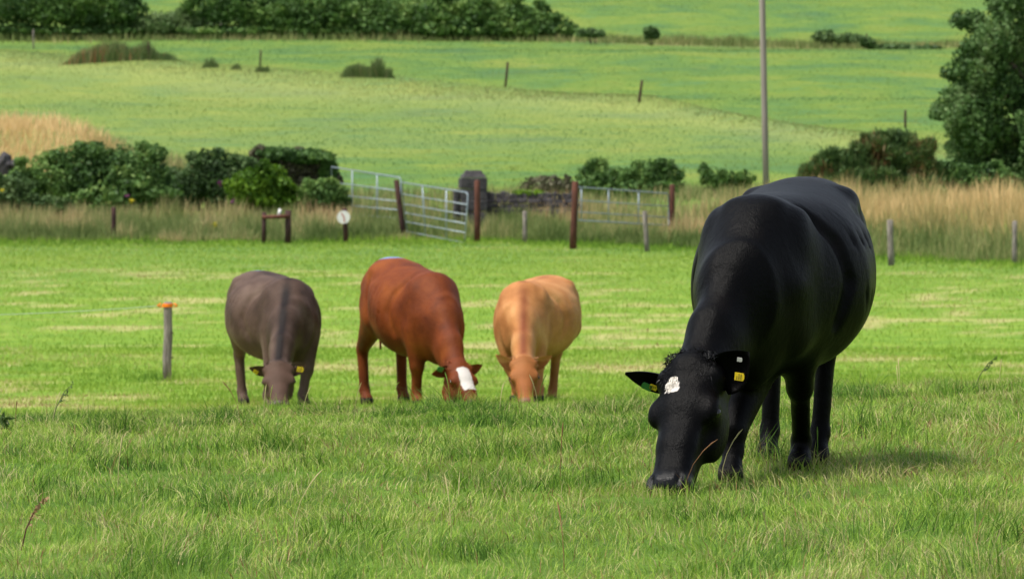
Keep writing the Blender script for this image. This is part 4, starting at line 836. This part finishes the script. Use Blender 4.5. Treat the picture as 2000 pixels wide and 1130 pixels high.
def coat(name, base, dark, light, stripe=None, stripe_a=.8, muzzle=(.05, .035, .03), low=None, low_a=.6, white=(.56, .52, .48), rough=.5, head=None, head_a=0, ear_in=None, sheen=.0, spec=.3, grey=None):
    m, n, b = newmat(name); v = coords(n, (1, 1, 1)); t = noise(n, 3.2, 4, v, .55, .3); vf = coords(n, (1, 1.6, .35)); hr = noise(n, 160, 3, vf, .7)
    c = ramp(n, [(.3, dark), (.5, base), (.7, light)], t.outputs['Fac']).outputs[0]
    f = ramp(n, [(.3, (.8, .8, .8)), (.7, (1.22, 1.22, 1.22))], hr.outputs['Fac']).outputs[0]; c = mix(n, 1.0, c, f, 'MULTIPLY')
    nz = noise(n, 30, 4, v, .7)
    wr = noise(n, 9, 4, coords(n, (2.2, 1, .7)), .6, .8)
    if stripe: c = mix(n, math_(n, 'MULTIPLY', attr(n, 'stripe').outputs['Fac'], stripe_a, True), c, stripe)
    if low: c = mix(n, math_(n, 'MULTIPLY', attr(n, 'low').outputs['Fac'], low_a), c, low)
    if head: c = mix(n, math_(n, 'MULTIPLY', attr(n, 'head').outputs['Fac'], head_a), c, head)
    c = mix(n, math_(n, 'MULTIPLY', attr(n, 'muzzle').outputs['Fac'], .9), c, muzzle)
    k = math_(n, 'ADD', attr(n, 'blaze').outputs['Fac'], math_(n, 'MULTIPLY', math_(n, 'SUBTRACT', nz.outputs['Fac'], .5), 1.3)); k = ramp(n, [(.42, (0, 0, 0)), (.58, (1, 1, 1))], k).outputs[0]
    c = mix(n, k, c, white)
    pk = math_(n, 'MULTIPLY', attr(n, 'paint').outputs['Fac'], math_(n, 'MULTIPLY', ramp(n, [(.3, (0, 0, 0)), (.42, (1, 1, 1))], noise(n, 22, 3, v, .7).outputs['Fac']).outputs[0], .9)); c = mix(n, pk, c, (.16, .27, .5))
    c = mix(n, attr(n, 'hoof').outputs['Fac'], c, (.02, .017, .015))
    n.links.new(c, b.inputs['Base Color']); b.inputs['Roughness'].default_value = rough; b.inputs['Specular IOR Level'].default_value = spec
    rr = n.nodes.new('ShaderNodeMapRange'); n.links.new(math_(n, 'MULTIPLY', attr(n, 'muzzle').outputs['Fac'], math_(n, 'SUBTRACT', 1.0, attr(n, 'ear').outputs['Fac'])), rr.inputs[0]); rr.inputs[3].default_value = rough; rr.inputs[4].default_value = .3; n.links.new(rr.outputs[0], b.inputs['Roughness'])
    rs = n.nodes.new('ShaderNodeMapRange'); n.links.new(attr(n, 'muzzle').outputs['Fac'], rs.inputs[0]); rs.inputs[3].default_value = spec; rs.inputs[4].default_value = .22; n.links.new(rs.outputs[0], b.inputs['Specular IOR Level'])
    b.inputs['Sheen Weight'].default_value = sheen; b.inputs['Sheen Roughness'].default_value = .45
    bump(n, b, math_(n, 'ADD', hr.outputs['Fac'], math_(n, 'ADD', math_(n, 'MULTIPLY', nz.outputs['Fac'], 1.6), math_(n, 'MULTIPLY', wr.outputs['Fac'], 1.5))), .4, .007)
    return m
M_BLACK = coat('black_coat', (.0012, .0011, .0012), (.0007, .0007, .0008), (.003, .0022, .002), muzzle=(.002, .002, .0024), rough=.38, spec=.065, sheen=.0)
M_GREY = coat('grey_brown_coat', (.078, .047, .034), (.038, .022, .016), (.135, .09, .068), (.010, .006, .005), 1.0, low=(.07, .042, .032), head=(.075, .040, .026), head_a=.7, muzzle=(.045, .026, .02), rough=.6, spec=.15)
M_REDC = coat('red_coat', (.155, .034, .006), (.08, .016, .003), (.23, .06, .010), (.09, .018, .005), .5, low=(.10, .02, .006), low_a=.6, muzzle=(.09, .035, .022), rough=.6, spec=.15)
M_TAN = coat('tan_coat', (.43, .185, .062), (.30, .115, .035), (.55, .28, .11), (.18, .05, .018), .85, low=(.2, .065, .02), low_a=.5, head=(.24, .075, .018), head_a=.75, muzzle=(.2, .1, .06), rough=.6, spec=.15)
M_BHAIR = rough_mat('black_hair', (.004, .004, .0045), (.012, .011, .011), 30, rough=.45, bstr=0, spec=.4)
M_WHAIR = rough_mat('white_hair', (.62, .57, .5), (.85, .8, .72), 30, rough=.6, bstr=0)
M_RHAIR = rough_mat('red_hair', (.2, .045, .015), (.36, .1, .03), 30, rough=.6, bstr=0)
M_THAIR = rough_mat('tan_hair', (.33, .15, .06), (.5, .26, .12), 30, rough=.6, bstr=0)
M_GHAIR = rough_mat('brown_hair', (.09, .055, .045), (.2, .13, .1), 30, rough=.6, bstr=0)
import time as _t
def gxy(px, D): return ((px - 1000) / F * D, D)
# the black cow close to the camera
bk, P, (hx, n_, s_), q, g = cow('large black cow with a small white forehead patch grazing in front on the right', 1.0,
    W(1572, 343, 26.75), W(1474, 384, 25.6), [gxy(1430, 25.45), gxy(1564, 26.2), gxy(1502, 27.0), gxy(1600, 26.6)],
    W(1343, 690, 24.9), W(1294, 956, 24.45), (-.40, -.9, .12), M_BLACK, None, lw=1.08, fore=(W(1482, 722, 25.75), W(1432, 842, 25.5)), width=.97, tub=.05, res=.0125, yc=.02, headw=1.05, blaze=(.20, .295, .014, .028, .026),
    ears=[((.50, -.25, .52), (-.12, -1, .05), .20, .19, (0, 0, 0), .42), ((-.95, .1, .26), (-.15, -.75, -.6), .215, .11)], tuft=(2600, .05, M_BHAIR),
    tags=[(0, .38, .25, .034, M_YTAG, .9), (0, .66, -.02, .018, M_GREYTAG, .9), (1, .40, -.26, .036, M_GTAG, .2), (1, .27, -.2, .028, M_YTAG, .2)])
n = 700; t = rng.uniform(.17, .26, n); s = rng.normal(0, .013, n) + .03; ok = ((s - .03) / .024) ** 2 + ((t - .215) / .05) ** 2 < rng.uniform(.5, 1.15, n)
hair(bk, 'white_patch', [P(a, b, .008 - 3.2 * b * b) for a, b in zip(t[ok], s[ok])], hx * 1.0 + n_ * .02, s_, .03, M_WHAIR, q, .25, .0016)
# the three young cattle behind the crest
GB = 'young cattle grazing in the middle distance'
def smallhair(P, root, hx, n_, s_, q, mt, n=500): hair(root, 'poll_hair', [P(a, b, -.015 - 2.4 * b * b) for a, b in zip(rng.uniform(-.03, .15, n), rng.normal(0, .05, n))], n_ * .5 + hx * .5, s_, .035, mt, q, .5, .002)
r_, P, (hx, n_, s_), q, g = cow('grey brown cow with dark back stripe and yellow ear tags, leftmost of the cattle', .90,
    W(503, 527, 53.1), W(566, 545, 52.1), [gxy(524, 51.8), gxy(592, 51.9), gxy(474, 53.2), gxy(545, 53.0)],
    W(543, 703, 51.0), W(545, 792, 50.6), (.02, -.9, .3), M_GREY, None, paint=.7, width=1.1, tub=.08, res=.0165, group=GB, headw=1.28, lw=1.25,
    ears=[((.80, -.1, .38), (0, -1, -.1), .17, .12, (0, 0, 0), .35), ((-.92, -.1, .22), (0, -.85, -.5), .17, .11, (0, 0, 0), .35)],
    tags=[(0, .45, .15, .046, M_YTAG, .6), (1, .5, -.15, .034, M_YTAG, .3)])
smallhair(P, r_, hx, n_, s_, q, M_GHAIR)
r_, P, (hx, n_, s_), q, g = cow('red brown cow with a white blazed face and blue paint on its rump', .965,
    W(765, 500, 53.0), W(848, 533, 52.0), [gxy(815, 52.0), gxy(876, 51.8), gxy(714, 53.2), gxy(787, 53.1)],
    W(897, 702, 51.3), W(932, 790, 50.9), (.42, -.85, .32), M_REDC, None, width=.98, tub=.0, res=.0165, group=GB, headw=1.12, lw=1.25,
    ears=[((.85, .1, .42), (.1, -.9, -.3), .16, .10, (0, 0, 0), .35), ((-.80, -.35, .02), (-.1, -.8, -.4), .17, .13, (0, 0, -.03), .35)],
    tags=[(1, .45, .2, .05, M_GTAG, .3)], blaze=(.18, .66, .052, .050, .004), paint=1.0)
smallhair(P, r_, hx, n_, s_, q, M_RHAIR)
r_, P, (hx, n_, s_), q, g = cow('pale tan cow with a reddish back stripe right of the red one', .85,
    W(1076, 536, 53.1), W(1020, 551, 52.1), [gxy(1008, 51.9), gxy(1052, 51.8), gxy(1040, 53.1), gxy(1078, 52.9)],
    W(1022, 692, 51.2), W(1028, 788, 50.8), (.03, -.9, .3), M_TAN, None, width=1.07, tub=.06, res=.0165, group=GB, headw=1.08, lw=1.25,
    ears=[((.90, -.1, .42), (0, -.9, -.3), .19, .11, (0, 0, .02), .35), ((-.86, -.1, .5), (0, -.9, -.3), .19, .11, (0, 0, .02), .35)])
smallhair(P, r_, hx, n_, s_, q, M_THAIR)
